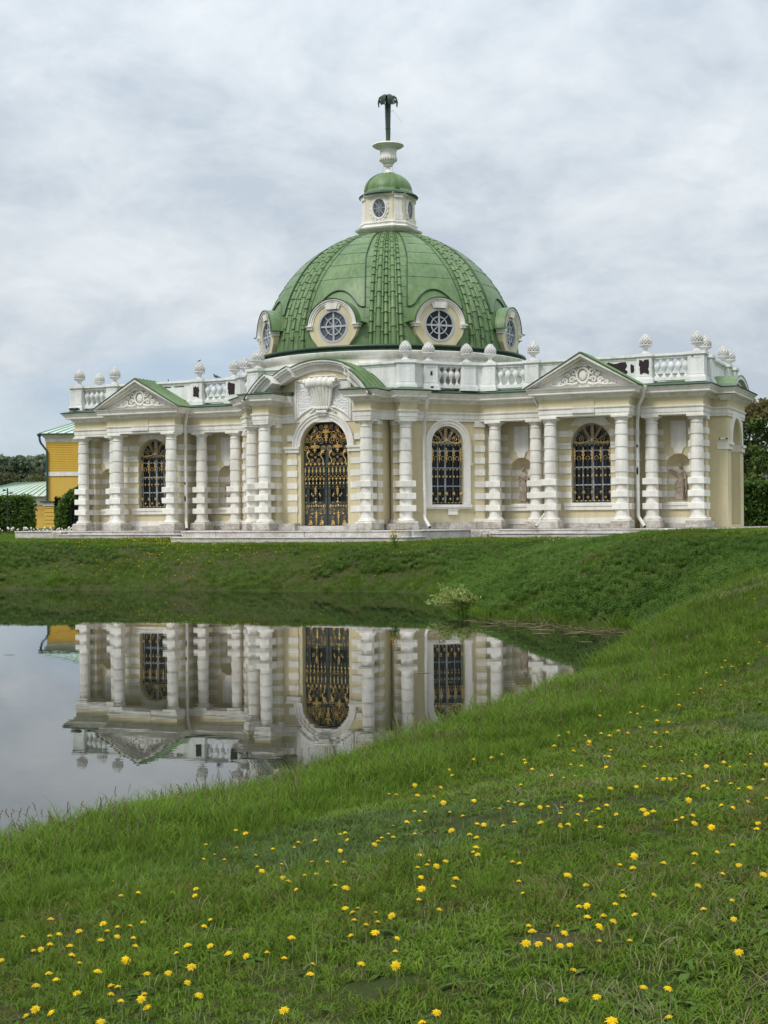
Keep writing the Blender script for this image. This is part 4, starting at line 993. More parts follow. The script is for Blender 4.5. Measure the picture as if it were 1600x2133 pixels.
def patch(u, v, rz, w, h, z, seed):
    """ragged hole in the paint showing the dark backing"""
    r_ = random.Random(seed); P = []; n = 22
    for i in range(n):
        a = 2*PI*i/n; c, s_ = math.cos(a), math.sin(a); t = 1/max(abs(c), abs(s_)); q = t*r_.uniform(.72, 1.05); P.append((c*q*w/2, z+s_*q*h/2))
    k = M(); k.prism(P, -.004, .004, lambda x, z_, o: (x, -o, z_)); ob('bare_patch', k, M_bare, PAV, (u, v, 0), (0, 0, rz))
pines = [0]
def pier(u, v, rz=0, sx=1.0, pine=True):
    ob('pier', PR, None, PAV, (u, v, 0), (0, 0, rz), (sx, 1, 1))
    if pine:
        s_ = random.uniform(.96, 1.04); ob('pinecone_finial', PM, None, PAV, (u, v, 8.355), (0, 0, random.uniform(0, 6)), (s_, s_, .985))
for sg in (1, -1):
    f = lambda u, v: (sg*u, v)
    P1, P2, P3, P4, P5, P6, P7, P8, P9, P10 = (4.16, -7.45), (4.95, -6.38), (6.42, -4.92), (7.45, -4.25), (9.72, -4.22), (15.38, -4.22), (17.85, -4.22), (17.85, -2.3), (17.85, 2.3), (17.85, 4.1)
    pier(*f(*P1), sg*R(25), 1.25); pier(*f(*P2), sg*PI/4); pier(*f(*P3), sg*PI/4); pier(*f(*P4)); pier(*f(*P5)); pier(*f(*P6)); pier(*f(*P7), 0, 1.08); pier(*f(*P8), PI/2); pier(*f(*P9), PI/2); pier(*f(*P10))
    o_ = (lambda a, b: (f(*a), f(*b))) if sg > 0 else (lambda a, b: (f(*b), f(*a)))
    solid_parapet(*o_((1.6, -7.35), P1)); solid_parapet(*o_(P1, P2)); balustrade(*o_(P2, P3)); solid_parapet(*o_(P3, P4)); balustrade(*o_(P4, P5)); solid_parapet(*o_(P5, P6)); balustrade(*o_(P6, P7))
    balustrade(*o_(P7, P8)); solid_parapet(*o_(P8, P9)); balustrade(*o_(P9, P10)); solid_parapet(*o_((7.8, 4.1), P10))
patch(13.9, -4.345, 0, 1.35, .62, 7.75, 3); patch(14.75, -4.345, 0, .22, .42, 7.7, 4); patch(15.38, -4.60, 0, .50, .72, 7.72, 5)
patch(-9.72, -4.60, 0, .42, .66, 7.66, 8); patch(-7.45, -4.63, 0, .48, .74, 7.74, 12); patch(4.95+.26, -6.38-.26, PI/4, .12, .24, 7.75, 13); patch(4.95+.32, -6.38-.32, PI/4, .18, .1, 7.05, 14)
patch(-17.9, -4.68, 0, .8, .16, 7.02, 15); patch(-11.9, -4.345, 0, .9, .06, 8.02, 16); patch(-11.0, -4.345, 0, .7, .06, 8.03, 17); patch(-10.9, -4.345, 0, .8, .16, 7.2, 19); patch(17.7, -4.60, 0, .10, .05, 8.12, 18)

# ---- rain pipes
def drainpipe(pts, r=.085, hopper=True):
    e = emp('drainpipe', PAV); k = M(); k.tube(pts, r, 10); ob('pipe', k, M_pipe, e, smooth=True)
    if hopper:
        x, y, z = pts[0]; k = M(); k.lathe([(.10, -.30), (.13, -.22), (.20, -.06), (.20, .08), (.17, .08)], 14, x, y, z+.12); ob('hopper', k, M_pipe, e, smooth=True)
    k = M()
    for a, b in zip(pts[1:-1], pts[2:-1]):
        a = Vector(a); b = Vector(b)
        if (a-b).length > 1:
            for t in (.12, .42, .72): p = a.lerp(b, t); k.lathe([(r+.002, -.03), (r+.022, -.02), (r+.022, .02), (r+.002, .03)], 10, p.x, p.y, p.z)
    ob('pipe_band', k, M_pipe, e)
    x, y, z = pts[-1]; d = (Vector(pts[-1])-Vector(pts[-2])).normalized(); k = M(); k.tube([Vector(pts[-1])+d*.002, Vector(pts[-1])+d*.008], r*.86, 10); ob('pipe_mouth', k, M_bare, e)
drainpipe([(15.42, -5.0, 6.62), (15.42, -5.0, 6.3), (15.12, -4.75, 5.85), (15.10, -4.72, 5.4), (15.0, -4.45, 5.1), (15.0, -4.45, .75), (15.05, -4.6, .55), (15.45, -5.0, .08)])
drainpipe([(5.42, -7.72, 6.62), (5.42, -7.72, 6.25), (5.15, -7.35, 5.5), (4.98, -7.10, 5.1), (4.98, -7.10, .75), (5.02, -7.2, .55), (5.45, -7.6, .12)])
drainpipe([(10.02, -4.95, 6.62), (10.02, -4.95, 6.35), (10.28, -4.6, 5.75), (10.35, -4.55, 5.3), (10.35, -4.2, 5.0), (10.35, -4.2, .9), (10.0, -4.9, .1)], .07)
drainpipe([(-10.1, -5.0, 6.62), (-10.1, -5.0, 6.3), (-10.35, -4.75, 5.7), (-10.36, -4.7, 5.3), (-10.36, -4.7, .75), (-10.30, -4.8, .55), (-10.0, -5.2, .08)])
drainpipe([(-15.0, -4.95, 6.45), (-15.0, -4.95, 6.15), (-14.85, -4.7, 5.95), (-14.85, -4.5, .6)], .06, False)
for u, v, z, h in ((15.0, -4.54, 3.95, .16), (15.0, -4.54, 2.75, .42), (-10.36, -4.79, 1.75, .36), (-10.36, -4.79, 2.6, .16), (10.35, -4.27, 4.6, .3), (10.35, -4.27, 4.0, .2)):
    k = M(); k.blob((u, v, z), .05, .015, h/2, 6, 4); ob('paint_chip', k, M_bare, PAV)

# ================================================================== TERRACE AND STEPS
TER = kind(emp('stone_terrace', None, (LX, LY, LZ), -TH), 'structure')
def terrace():
    poly = [(-20.4, -6.9), (-16.7, -6.9), (-8.7, -6.9), (-7.6, -7.4), (-6.3, -11.6), (6.3, -11.6), (7.6, -7.4), (8.7, -6.9), (16.7, -6.9), (20.4, -6.9), (20.4, 5), (-20.4, 5)]
    k = M(); k.prism(inset(poly, .06), -.62, -.012); ob('paving', k, M_slab, TER)
    def stones(path, z0, z1, o=0.0, w=.55, L=1.25, mat=None, lip=True):
        """a course of separate blocks along a plan line"""
        for a, b in zip(path[:-1], path[1:]):
            a = Vector(a); b = Vector(b); d = b-a; n = max(1, round(d.length/L)); rz = math.atan2(d.y, d.x); cuts = [0]
            for i in range(1, n): cuts.append((i+random.uniform(-.22, .22))/n)
            cuts.append(1)
            for s0, s1 in zip(cuts[:-1], cuts[1:]):
                p = a+d*s0; l = d.length*(s1-s0); k = M(); j = random.uniform(-.015, .02); dz = random.uniform(-.012, .012)
                k.bbox(.006, l-.006, -o+j, w, z0, z1-.06+dz*.3, .012)
                if lip: k.bbox(.004, l-.004, -o-.05+j, w, z1-.06+dz*.3, z1+dz*.5, .014)
                ob('step_stone', k, mat or M_slab, TER, (p.x, p.y, 0), (0, 0, rz))
    for sg in (1, -1):
        P = [(8.75, -6.9), (16.7, -6.9)]
        stones([(sg*16.8, -6.9), (sg*20.4, -6.9)] if sg > 0 else [(-20.4, -6.9), (-16.8, -6.9)], -.42, 0)
        stones([(20.4, -6.9), (20.4, 4.8)] if sg > 0 else [(-20.4, 4.8), (-20.4, -6.9)], -.42, 0)
        # rounded steps before the pedimented bay
        c = sg*12.68
        def bow(h, v, r):
            return [(c-h, -6.95)]+[(c-h+r-r*math.cos(t), v+r-r*math.sin(t)) for t in np.linspace(0, PI/2, 4)]+[(c+h-r+r*math.sin(t), v+r-r*math.cos(t)) for t in np.linspace(0, PI/2, 4)]+[(c+h, -6.95)]
        stones(bow(3.75, -7.55, .35), -.18, .004, 0, .5, 1.4); stones(bow(4.1, -7.95, .4), -.46, -.175, 0, .5, 1.4)
        for q in (1, -1):
            k = M(); k.bbox(-.28, .28, -.45, .5, -.45, -.01, .05); ob('step_stone', k, M_stone, TER, (c+q*4.45, -7.0, 0), (0, 0, .1))
        # broken stretch between the wing and the portal steps
        a, b = ((6.35, -11.2), (7.7, -7.5)); pth = [(sg*a[0], a[1]), (sg*b[0], b[1])]; pth = pth if sg > 0 else pth[::-1]
        stones(pth, -.5, -.0, 0, .6, 1.0)
        for i in range(5):
            k = M(); s_ = random.uniform(.16, .3); k.bbox(-s_*1.3, s_*1.3, -s_, s_, -.5, random.uniform(-.18, -.04), .05); ob('loose_stone', k, M_stone, TER, (sg*(7.75+i*.27), -7.35+.1*(i % 2), 0), (0, 0, random.uniform(0, 3)))
    def bow2(h, v, r): return [(-h, -7.5)]+[(-h+r-r*math.cos(t), v+r-r*math.sin(t)) for t in np.linspace(0, PI/2, 5)]+[(h-r+r*math.sin(t), v+r-r*math.cos(t)) for t in np.linspace(0, PI/2, 5)]+[(h, -7.5)]
    stones(bow2(6.1, -12.15, .5), -.29, .004, 0, .7, 1.5); stones(bow2(6.5, -12.6, .6), -.66, -.285, 0, .7, 1.5)
    k = M(); k.prism([(-5.9, -11.9), (5.9, -11.9), (5.9, -11), (-5.9, -11)], -.6, -.016); ob('paving', k, M_slab, TER)
terrace()

# ================================================================== STATUES
def loft(m, rings, n=36):
    vs = []; fs = []
    for (cx, cy, z, rx, ry, fa, fn, ph) in rings:
        for i in range(n):
            a = 2*PI*i/n; f = 1+fa*math.sin(fn*a+ph)+fa*.5*math.sin((fn*2+1)*a+ph*1.7)
            vs.append((cx+rx*f*math.cos(a), cy+ry*f*math.sin(a), z))
    for k in range(len(rings)-1):
        for i in range(n): fs.append((k*n+i, k*n+(i+1) % n, (k+1)*n+(i+1) % n, (k+1)*n+i))
    fs += [tuple(range(n))[::-1], tuple((len(rings)-1)*n+i for i in range(n))]
    m.add(vs, fs)
def interp(keys, n):
    ks = np.array(keys, float); t = np.linspace(0, len(ks)-1, n); return [tuple(np.interp(x, range(len(ks)), ks[:, c]) for c in range(ks.shape[1])) for x in t]
def figure(kind_):
    m = M(); male = kind_ == 'male'
    # draped lower body, weight on one leg
    keys = [(0, 0, .10, .205, .17), (.0, 0, .22, .175, .15), (.0, -.01, .50, .175, .15), (.01, -.015, .78, .20, .16), (.02, -.01, .95, .195, .155), (.015, 0, 1.05, .165, .13)]
    rows = interp(keys, 34); rings = []
    for i, (x, y, z, rx, ry) in enumerate(rows): rings.append((x, y, z, rx, ry, .12*(1-.4*i/34), 7, 1.5+4.5*z*(1 if male else -1)))
    loft(m, rings)
    # a bunched fold of cloth over the hips
    for j in range(5):
        zz = .98-.07*j; m.tube([(.20*math.cos(a), -.02+.165*math.sin(a), zz+(.10*math.cos(a+.5)*(1 if male else -1))+.05*math.sin(a)) for a in np.linspace(PI*.95, 2*PI*1.05, 12)], [.018]+[.034]*10+[.018], 6)
    for j in range(6): # hanging folds
        x = -.15+.06*j; m.tube([(x, -.15, .85), (x+.02, -.165, .55), (x-.015, -.165, .3), (x+.01, -.19, .11)], [.015, .024, .026, .030], 5)
    tk = [(.015, 0, 1.02, .150, .115), (.01, 0, 1.14, .140, .105), (.0, -.005, 1.28, .175, .125), (-.005, 0, 1.38, .185, .12), (-.005, .005, 1.45, .15, .09), (0, .005, 1.49, .07, .065), (0, 0, 1.56, .055, .058)]
    loft(m, [(*r, 0.0 if male else .03, 5, 2*r[2]) for r in interp(tk, 20)], 24)
    if male:
        for s_ in (1, -1): m.blob((s_*.07-.005, -.085, 1.36), .075, .045, .055, 10, 7)
        for s_ in (1, -1):
            for j in range(3): m.blob((s_*.035+.01, -.095, 1.10+.065*j), .032, .022, .030, 8, 5)
    else:
        for s_ in (1, -1): m.blob((s_*.07-.005, -.095, 1.33), .065, .055, .065, 10, 7)
        for j in range(6): m.tube([(-.15+.06*j, -.11, 1.44-.02*abs(j-2.5)), (-.12+.05*j, -.135, 1.25), (-.10+.04*j, -.12, 1.06)], .012, 5)
    # head turned a little aside, with hair
    tx = .02 if male else -.03
    m.blob((tx*.5, -.02, 1.655), .070, .085, .105, 14, 10); m.blob((tx*1.2, -.075, 1.62), .045, .04, .055, 10, 7)
    m.tube([(tx*1.4, -.100, 1.69), (tx*1.8, -.122, 1.645), (tx*1.5, -.108, 1.63)], [.010, .014, .012], 6)
    for s_ in (1, -1): m.tube([(tx*1.4+s_*.018, -.098, 1.688), (tx*1.3+s_*.05, -.085, 1.685)], .008, 5)
    m.tube([(tx*1.5-.02, -.108, 1.603), (tx*1.5+.02, -.108, 1.603)], .008, 5)
    for j in range(14):
        a = PI*j/13; m.blob((tx*.3+.075*math.cos(a), .0+.05*math.sin(a), 1.70+.045*math.sin(a)), .032, .034, .032, 6, 4)
    for j in range(8): m.blob((tx*.3-.06+.017*j, -.05, 1.745-.0009*(j-3.5)**2), .026, .030, .022, 6, 4)
    if not male: m.blob((.02, .09, 1.68), .05, .05, .05, 8, 6); m.tube([(.06, .03, 1.62), (.07, .01, 1.54), (.09, -.03, 1.46)], [.025, .022, .012], 6)
    if male: m.tube([(tx, -.1, 1.575), (tx, -.085, 1.55)], [.035, .02], 6)
    def hand(p, d, up):
        """palm with four bent fingers and a thumb"""
        p = Vector(p); d = Vector(d).normalized(); u = Vector(up).normalized(); s_ = d.cross(u).normalized()
        m.tube([p-d*.02, p+d*.035, p+d*.07], [.026, .034, .030], 8)
        for j in range(4):
            o = s_*(-.027+.018*j); l = (.052, .062, .06, .048)[j]; q = p+d*.065+o; m.tube([q, q+d*l*.5-u*.006, q+d*l-u*.022], [.0105, .0095, .007], 6)
        q = p+d*.02-s_*.032; m.tube([q, q+d*.025-s_*.02, q+d*.05-s_*.022-u*.008], [.012, .011, .008], 6)
    if male:
        m.tube([(-.155, 0, 1.405), (-.30, -.03, 1.44), (-.42, -.07, 1.475)], [.062, .052, .045], 10); m.tube([(-.42, -.07, 1.475), (-.52, -.12, 1.475), (-.60, -.18, 1.47)], [.046, .042, .028], 10); hand((-.61, -.19, 1.47), (-.7, -.65, 0), (0, 0, 1))
        m.tube([(.155, 0, 1.405), (.205, .0, 1.26), (.225, -.02, 1.14)], [.060, .052, .046], 10); m.tube([(.225, -.02, 1.14), (.20, -.10, 1.07), (.15, -.15, 1.04)], [.045, .04, .028], 10); hand((.14, -.155, 1.035), (-.8, -.3, -.2), (0, -1, .2))
        for j in range(5): m.tube([(.17+.02*j, .03-.03*j, 1.43), (.235+.012*j, .02-.02*j, 1.1), (.245+.012*j, .0-.02*j, .7), (.225+.02*j, -.0-.02*j, .30+.05*j)], [.03, .036, .036, .022], 7)
    else:
        m.tube([(-.15, 0, 1.40), (-.225, .0, 1.26), (-.235, -.02, 1.12)], [.055, .047, .041], 10); m.tube([(-.235, -.02, 1.12), (-.20, -.10, 1.03), (-.15, -.16, .98)], [.041, .036, .025], 10); hand((-.145, -.165, .975), (.5, -.3, -.6), (0, -1, 0))
        m.tube([(.15, 0, 1.40), (.21, -.02, 1.27), (.205, -.06, 1.15)], [.055, .047, .041], 10); m.tube([(.205, -.06, 1.15), (.13, -.14, 1.18), (.06, -.165, 1.22)], [.041, .036, .025], 10); hand((.05, -.168, 1.225), (-.8, 0, .4), (0, -1, 0))
        for j in range(4): m.tube([(.18+.015*j, -.02-.03*j, 1.22), (.235+.01*j, -.02-.02*j, .9), (.235+.012*j, -.0-.03*j, .55)], [.025, .034, .022], 7)
        for j in range(6): m.tube([(.19-.02*j, -.14, .98-.05*j), (.02, -.185, .80-.07*j), (-.17, -.12, .62-.08*j)], [.018, .022, .016], 5)
    # feet
    for s_ in (1, -1): m.tube([(s_*.08, -.05, .10), (s_*.09, -.15, .085), (s_*.095, -.225, .075)], [.05, .042, .022], 8)
    me = m.mesh('tmp', None); t = bpy.data.objects.new('tmp', me); C.objects.link(t)
    r = t.modifiers.new('r', 'REMESH'); r.mode = 'VOXEL'; r.voxel_size = .0135; r.use_smooth_shade = True
    dg = bpy.context.evaluated_depsgraph_get(); out = bpy.data.meshes.new_from_object(t.evaluated_get(dg)); C.objects.unlink(t); bpy.data.objects.remove(t)
    out.materials.clear(); out.materials.append(M_statue); smooth_mesh(out, 180); return out
FM, FF = figure('male'), figure('female')
pb = M(); pb.bbox(-.30, .30, -.24, .24, 0, .075, .015); pb.bbox(-.26, .26, -.22, .22, .072, .10, .01); PB = pb.mesh('plinth', M_statue)
for u, me, lab, mir in ((16.67, FM, 'weathered marble statue of a bare-chested man in a niche, one arm stretched out', 1), (8.66, FF, 'weathered marble statue of a draped woman in the niche beside the large arched window', 1),
                   (-8.66, FF, 'marble statue half hidden by a column in the niche just left of the portal', -1), (-16.67, FM, 'marble statue in the niche at the far end of the pavilion, mostly behind a column', -1)):
    x, y = l2w(u, -3.05+.30); e = emp('statue', None, (x, y, LZ+1.262), -TH); tag(e, lab, 'statue', 'marble statues in the niches')
    ob('plinth', PB, None, e); f = ob('figure', me, None, e); f.scale = (mir*1.05, 1.05, 1.05)

# ================================================================== BIRDS AND CAMERA ON THE BUILDING
def bird(u, v, z, rz, s, lab):
    x, y = l2w(u, v); e = emp('pigeon', None, (x, y, LZ+z), rz-TH); e.scale = (s,)*3; tag(e, lab, 'bird', 'birds on the parapet')
    k = M(); k.tube([(-.15, 0, .085), (-.08, 0, .10), (.0, 0, .125), (.07, 0, .145), (.10, 0, .185), (.125, 0, .215), (.145, 0, .222)], [.018, .045, .062, .058, .036, .034, .018], 10); ob('body', k, M_bird, e, smooth=True)
    k = M(); k.tube([(.155, 0, .222), (.185, 0, .213)], [.010, .003], 5); ob('beak', k, M_bare, e)
    k = M(); k.tube([(-.13, 0, .085), (-.25, 0, .06)], [.022, .028], 6); ob('tail', k, M_bird, e)
    for q in (1, -1):
        k = M(); k.tube([(.06, q*.055, .15), (-.04, q*.062, .125), (-.17, q*.035, .085)], [.02, .035, .012], 6); ob('wing', k, M_bird, e)
        k = M(); k.tube([(.0, q*.025, .07), (.005, q*.025, .0)], .007, 5); k.tube([(-.015, q*.025, .004), (.03, q*.025, .004)], .006, 4); ob('leg', k, M_bare, e)
M_bird = flat('slate_feathers', (0.05, 0.05, 0.058), 0.6)
bird(-8.65, -4.22, 8.345, R(170), 1.25, 'dark pigeon perched on the parapet rail left of the arched gable')
bird(-9.72, -4.22, 9.36, R(40), .55, 'tiny dark bird on top of a stone pine cone, left parapet')
def cctv():
    x, y = l2w(18.72, -2.46); e = emp('security_camera', None, (x, y, LZ+4.145), -TH); tag(e, 'small white twin security camera on the ledge beside the end archway', 'camera')
    k = M(); k.bbox(-.05, .05, -.05, .05, 0, .03, .005); k.tube([(0, 0, .03), (0, 0, .12)], .02, 8); ob('bracket', k, M_pipe, e)
    for q in (1, -1):
        k = M(); k.tube([(q*.02, .02, .14), (q*.16, -.06, .14)], .055, 10); ob('housing', k, M_pipe, e, smooth=True)
        k = M(); k.tube([(q*.16, -.06, .14), (q*.185, -.075, .14)], .048, 10); ob('lens', k, M_bare, e)
cctv()

# ================================================================== BACKGROUND
M_ochre = plaster('ochre_wall_paint', (0.66, 0.43, 0.09), (0.54, 0.34, 0.07), 0.4, .05)
M_plank = plaster('ochre_plank_paint', (0.64, 0.40, 0.065), (0.50, 0.30, 0.05), 0.5, .05)
M_mint = flat('pale_mint_roof_paint', (0.45, 0.56, 0.46), 0.5, 0.4, 0, .1, 1)
M_sage = flat('sage_seam_paint', (0.13, 0.22, 0.17), 0.5)
M_teal = flat('dark_teal_paint', (0.03, 0.075, 0.065), 0.5)
def seam_roof(e, pts, n, a, b, c, d):
    """standing seams between the lower edge a-b and the upper edge c-d"""
    a, b, c, d = map(Vector, (a, b, c, d)); k = M()
    for i in range(n+1):
        t = i/n; k.tube([a.lerp(b, t)+Vector((0, 0, .05)), c.lerp(d, t)+Vector((0, 0, .05))], .05, 4)
    ob('roof_seam', k, M_sage, e)
def yellow_house():
    e = emp('yellow_house', None, (-39, 186, 2.0)); tag(e, 'tall ochre yellow house with plank upper storey and mint green roof at far left', 'house')
    x0, x1 = -6.25, 8; k = M(); k.box(x0, x1, 0, 12, 0, 6.9); k.box(x0+.02, x1-.02, .02, 12, 6.9, 11.5); ob('wall', k, M_ochre, e)
    for i in range(17):
        k = M(); z = 7.52+i*.235; k.add([(x0-.03, -.03, z), (x1, -.03, z), (x1, -.03, z+.215), (x0-.03, -.03, z+.215), (x0-.03, -.10, z), (x1, -.10, z), (x1, -.045, z+.215), (x0-.03, -.045, z+.215)], [(0,3,2,1),(4,5,6,7),(0,1,5,4),(1,2,6,5),(2,3,7,6),(3,0,4,7)]); ob('plank', k, M_plank, e)
    k = M(); k.box(x0-.06, x1, -.12, .0, 6.95, 7.5); ob('belt_course', k, M_white, e)
    k = M(); k.sweep([(x0, 12), (x0, 0), (x1, 0)][::1], [(-.1, 11.5), (.1, 11.5), (.14, 11.95), (.5, 12.35), (.5, 12.6), (-.1, 12.6)]); k2 = M(); k2.box(x0-.6, x1, -.6, 12.4, 11.56, 12.62) ; ob('cornice', k, M_white, e)
    A = [(-7.0, -.8, 12.62), (9, -.8, 12.62), (9, 12.8, 12.62), (-7.0, 12.8, 12.62), (0, 6, 15.6), (6, 6, 15.6)]
    k = M(); k.add(A, [(0, 1, 5, 4), (1, 2, 5), (2, 3, 4, 5), (3, 0, 4), (3, 2, 1, 0)]); ob('roof', k, M_mint, e); seam_roof(e, A, 14, A[0], A[1], A[4], A[5])
    k = M(); k.box(-7.05, 9, -.9, -.78, 12.5, 12.64); ob('gutter', k, M_teal, e)
    d = emp('drainpipe', e); k = M(); k.tube([(-7.0, -.7, 12.3), (-6.95, -.7, 11.8), (-6.85, -.6, 11.4), (-6.1, -.25, 10.3), (-6.1, -.25, 2.6)], .15, 8); ob('pipe', k, M_teal, d); k = M(); k.lathe([(.2, -.2), (.35, .15), (.3, .2)], 10, -7.0, -.7, 12.4); ob('hopper', k, M_teal, d)
    # lower wing on its left
    k = M(); k.box(-22, -6.3, 1.0, 10, 0, 3.1); ob('low_wing_wall', k, M_ochre, e); k = M(); k.box(-22, -6.3, .9, 10.05, 3.1, 4.25); ob('low_wing_frieze', k, M_white, e)
    B = [(-19, 0, 4.25), (-6.4, 0, 4.25), (-6.4, 7.5, 6.5), (-12.2, 7.5, 6.3), (-19, 12, 4.25), (-6.4, 12, 4.25)]
    k = M(); k.add(B, [(0, 1, 2, 3), (0, 3, 4), (3, 2, 5, 4), (0, 4, 5, 1), (1, 5, 2)]); ob('low_wing_roof', k, M_mint, e); seam_roof(e, B, 13, B[0], B[1], B[3], B[2])
yellow_house()
def gilt_fence():
    e = emp('gilt_fence', None, (-39.4, 165, 2.0)); tag(e, 'low ochre fence with gilded scroll bars between yellow piers beside the yellow house', 'fence')
    k = M(); k.box(-3.2, 3.5, -.2, .2, 0, 1.15); ob('base_wall', k, M_ochre, e)
    for x in (-.15, 3.4):
        p = emp('pier', e, (x, 0, 0)); k = M(); k.box(-.7, .7, -.45, .45, 0, 2.7)
        ob('shaft', k, M_ochre, p)
        for i in range(6): k = M(); k.box(-.78, .78, -.5, .5, .15+i*.45, .38+i*.45); ob('pier_band', k, M_ochre, p)
        k = M(); k.box(-.9, .9, -.6, .6, 2.7, 3.1); ob('pier_cap', k, M_white, p); k = M(); k.box(-1.2, 1.2, -.8, .8, 3.1, 3.28); ob('cap_roof', k, M_teal, p)
    for i in range(16):
        x = -3.1+i*.41
        if abs(x+.15) < .8: continue
        k = M(); k.box(x-.03, x+.03, -.04, .04, 1.15, 2.55); k.tube([(x+p[0]*1.2, 0, 1.6+p[2]*2) for p in spiral((.1, 0), .13, 1, i, 1, 8)], .035, 4); k.tube([(x+p[0]*1.2, 0, 2.2+p[2]*2) for p in spiral((.1, 0), .12, 1, i+2, -1, 8)], .035, 4); ob('scroll_bar', k, M_gold, e)
    k = M(); k.box(-3.2, 3.5, -.05, .05, 2.5, 2.58); k.box(-3.2, 3.5, -.05, .05, 1.22, 1.30); ob('rail', k, M_gold, e)
gilt_fence()
def cupola():
    e = emp('church_cupola', None, (-22.0, 142, 2.0)); tag(e, 'thin cross of a distant church showing just above the left parapet', 'church')
    k = M(); k.box(-3, 3, -3, 3, 0, 7); k.lathe([(1.6, 7), (1.6, 10.2)], 16); ob('tower', k, M_white, e); k = M(); k.lathe([(1.8, 10.2), (1.9, 10.9), (1.3, 12.0), (.35, 12.9), (.2, 13.3)], 16); ob('dome', k, M_green, e)
    k = M(); k.box(-.04, .04, -.04, .04, 13.2, 15.3); k.box(-.36, .36, -.035, .035, 14.55, 14.63); k.box(-.17, .17, -.035, .035, 14.95, 15.02); ob('cross', k, M_bare, e)
cupola()

# ---- foliage
def leaf_mat(name, a, b, c, trans=0.25, sc=0.6):
    k = NT(name); n = k.noise(sc, 5, 0.65); f = k.noise(sc*9, 3, 0.6); t = k.mth('ADD', k.mth('MULTIPLY', n, .6), k.mth('MULTIPLY', f, .4))
    oi = k.N.new('ShaderNodeObjectInfo'); t = k.mth('ADD', t, k.mth('MULTIPLY', k.mth('SUBTRACT', oi.outputs['Random'], .5), .22))
    col = k.ramp(t, [(.34, a), (.5, b), (.66, c)]); k.col(col); k.set(.62, .25)
    tr = k.N.new('ShaderNodeBsdfTranslucent'); k.L.new(col, tr.inputs['Color']); mx = k.N.new('ShaderNodeMixShader'); mx.inputs[0].default_value = trans
    k.L.new(k.b.outputs[0], mx.inputs[1]); k.L.new(tr.outputs[0], mx.inputs[2]); k.L.new(mx.outputs[0], k.N['Material Output'].inputs['Surface']); return k.m
M_hedge = leaf_mat('hedge_leaves', (.05, .095, .018), (.09, .16, .028), (.18, .26, .045), .35)
M_lime = leaf_mat('bronze_spring_leaves', (.075, .12, .032), (.115, .175, .045), (.18, .23, .065), .4, .5)
M_bronze = leaf_mat('bronze_top_leaves', (.11, .10, .03), (.17, .15, .05), (.23, .20, .08), .4, .5)
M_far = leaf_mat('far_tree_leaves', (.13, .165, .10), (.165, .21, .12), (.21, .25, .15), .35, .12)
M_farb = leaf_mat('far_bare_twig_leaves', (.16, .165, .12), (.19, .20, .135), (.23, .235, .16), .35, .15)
M_round = leaf_mat('clipped_tree_leaves', (.06, .07, .028), (.095, .105, .04), (.14, .155, .06), .3, .4)
M_bark = flat('tree_bark', (.06, .05, .04), .9, .1, 0, .3, 4)
def leaf_quads(P, size, up=.35, rng=None, elong=1.5):
    """one small bent leaf face per point"""
    g = rng or RNG; n = len(P); d = g.normal(size=(n, 3)); d[:, 2] += up; d /= np.linalg.norm(d, axis=1)[:, None]
    a = np.cross(d, g.normal(size=(n, 3))); a /= np.linalg.norm(a, axis=1)[:, None]; b = np.cross(d, a)
    s = size*g.uniform(.6, 1.35, (n, 1)); a = a*s*elong*.5; b = b*s*.5
    v = np.stack([P-a, P-b*.9+a*.1, P+a, P+b*.9+a*.1], 1).reshape(-1, 3); f = np.arange(n*4).reshape(n, 4)
    return v, f
def leaf_obj(name, P, size, mat, parent=None, up=.35, loc=(0, 0, 0), elong=1.5):
    v, f = leaf_quads(np.asarray(P), size, up, None, elong); me = bpy.data.meshes.new(name); me.from_pydata(v.tolist(), [], f.tolist()); me.materials.append(mat); return ob(name, me, None, parent, loc)
def clumpy(n, centres, r, rng=RNG):
    c = centres[rng.integers(0, len(centres), n)]; d = rng.normal(size=(n, 3)); d /= np.linalg.norm(d, axis=1)[:, None]; return c+d*(r*rng.uniform(.35, 1.0, (n, 1))**.6)
def limbs(k, base, h, spread, n, r0, rng, top=None):
    k.tube([(0, 0, 0), (rng.normal()*.1, rng.normal()*.1, h*.35), (rng.normal()*.2, rng.normal()*.2, h*.7), (rng.normal()*.2, 0, h)], [r0*1.25, r0, r0*.6, r0*.15], 7)
    for i in range(n):
        z = h*rng.uniform(.22, .75); a = rng.uniform(0, 2*PI); l = spread*rng.uniform(.5, 1); k.tube([(0, 0, z), (l*.45*math.cos(a), l*.45*math.sin(a), z+l*.5), (l*math.cos(a), l*math.sin(a), z+l*1.1)], [r0*.42, r0*.26, r0*.06], 5)
def clipped_lime(x, y, h, lab):
    e = emp('clipped_lime_tree', None, (x, y, 2.1)); tag(e, lab, 'tree', 'tall clipped trees behind the right hedge'); rng = RNG
    k = M(); limbs(k, 0, h*.93, 1.7, 16, .16, rng); ob('trunk', k, M_bark, e)
    n = 9500; cs = np.stack([rng.uniform(-1.9, 1.9, 150), rng.uniform(-1.5, 1.5, 150), rng.uniform(1.2, h-.15, 150)], 1); w = rng.uniform(0, 1, 150); cs = cs[(cs[:, 2] > h*.80) | (cs[:, 2] < h*.62) | (w < .55)]
    P = clumpy(n, cs, .55); P[:, 2] = np.minimum(P[:, 2], h+rng.uniform(-.15, .1, n)); hi = P[:, 2] > h*.84; leaf_obj('crown', P[~hi], .20, M_lime, e); leaf_obj('crown_top', P[hi], .20, M_bronze, e)
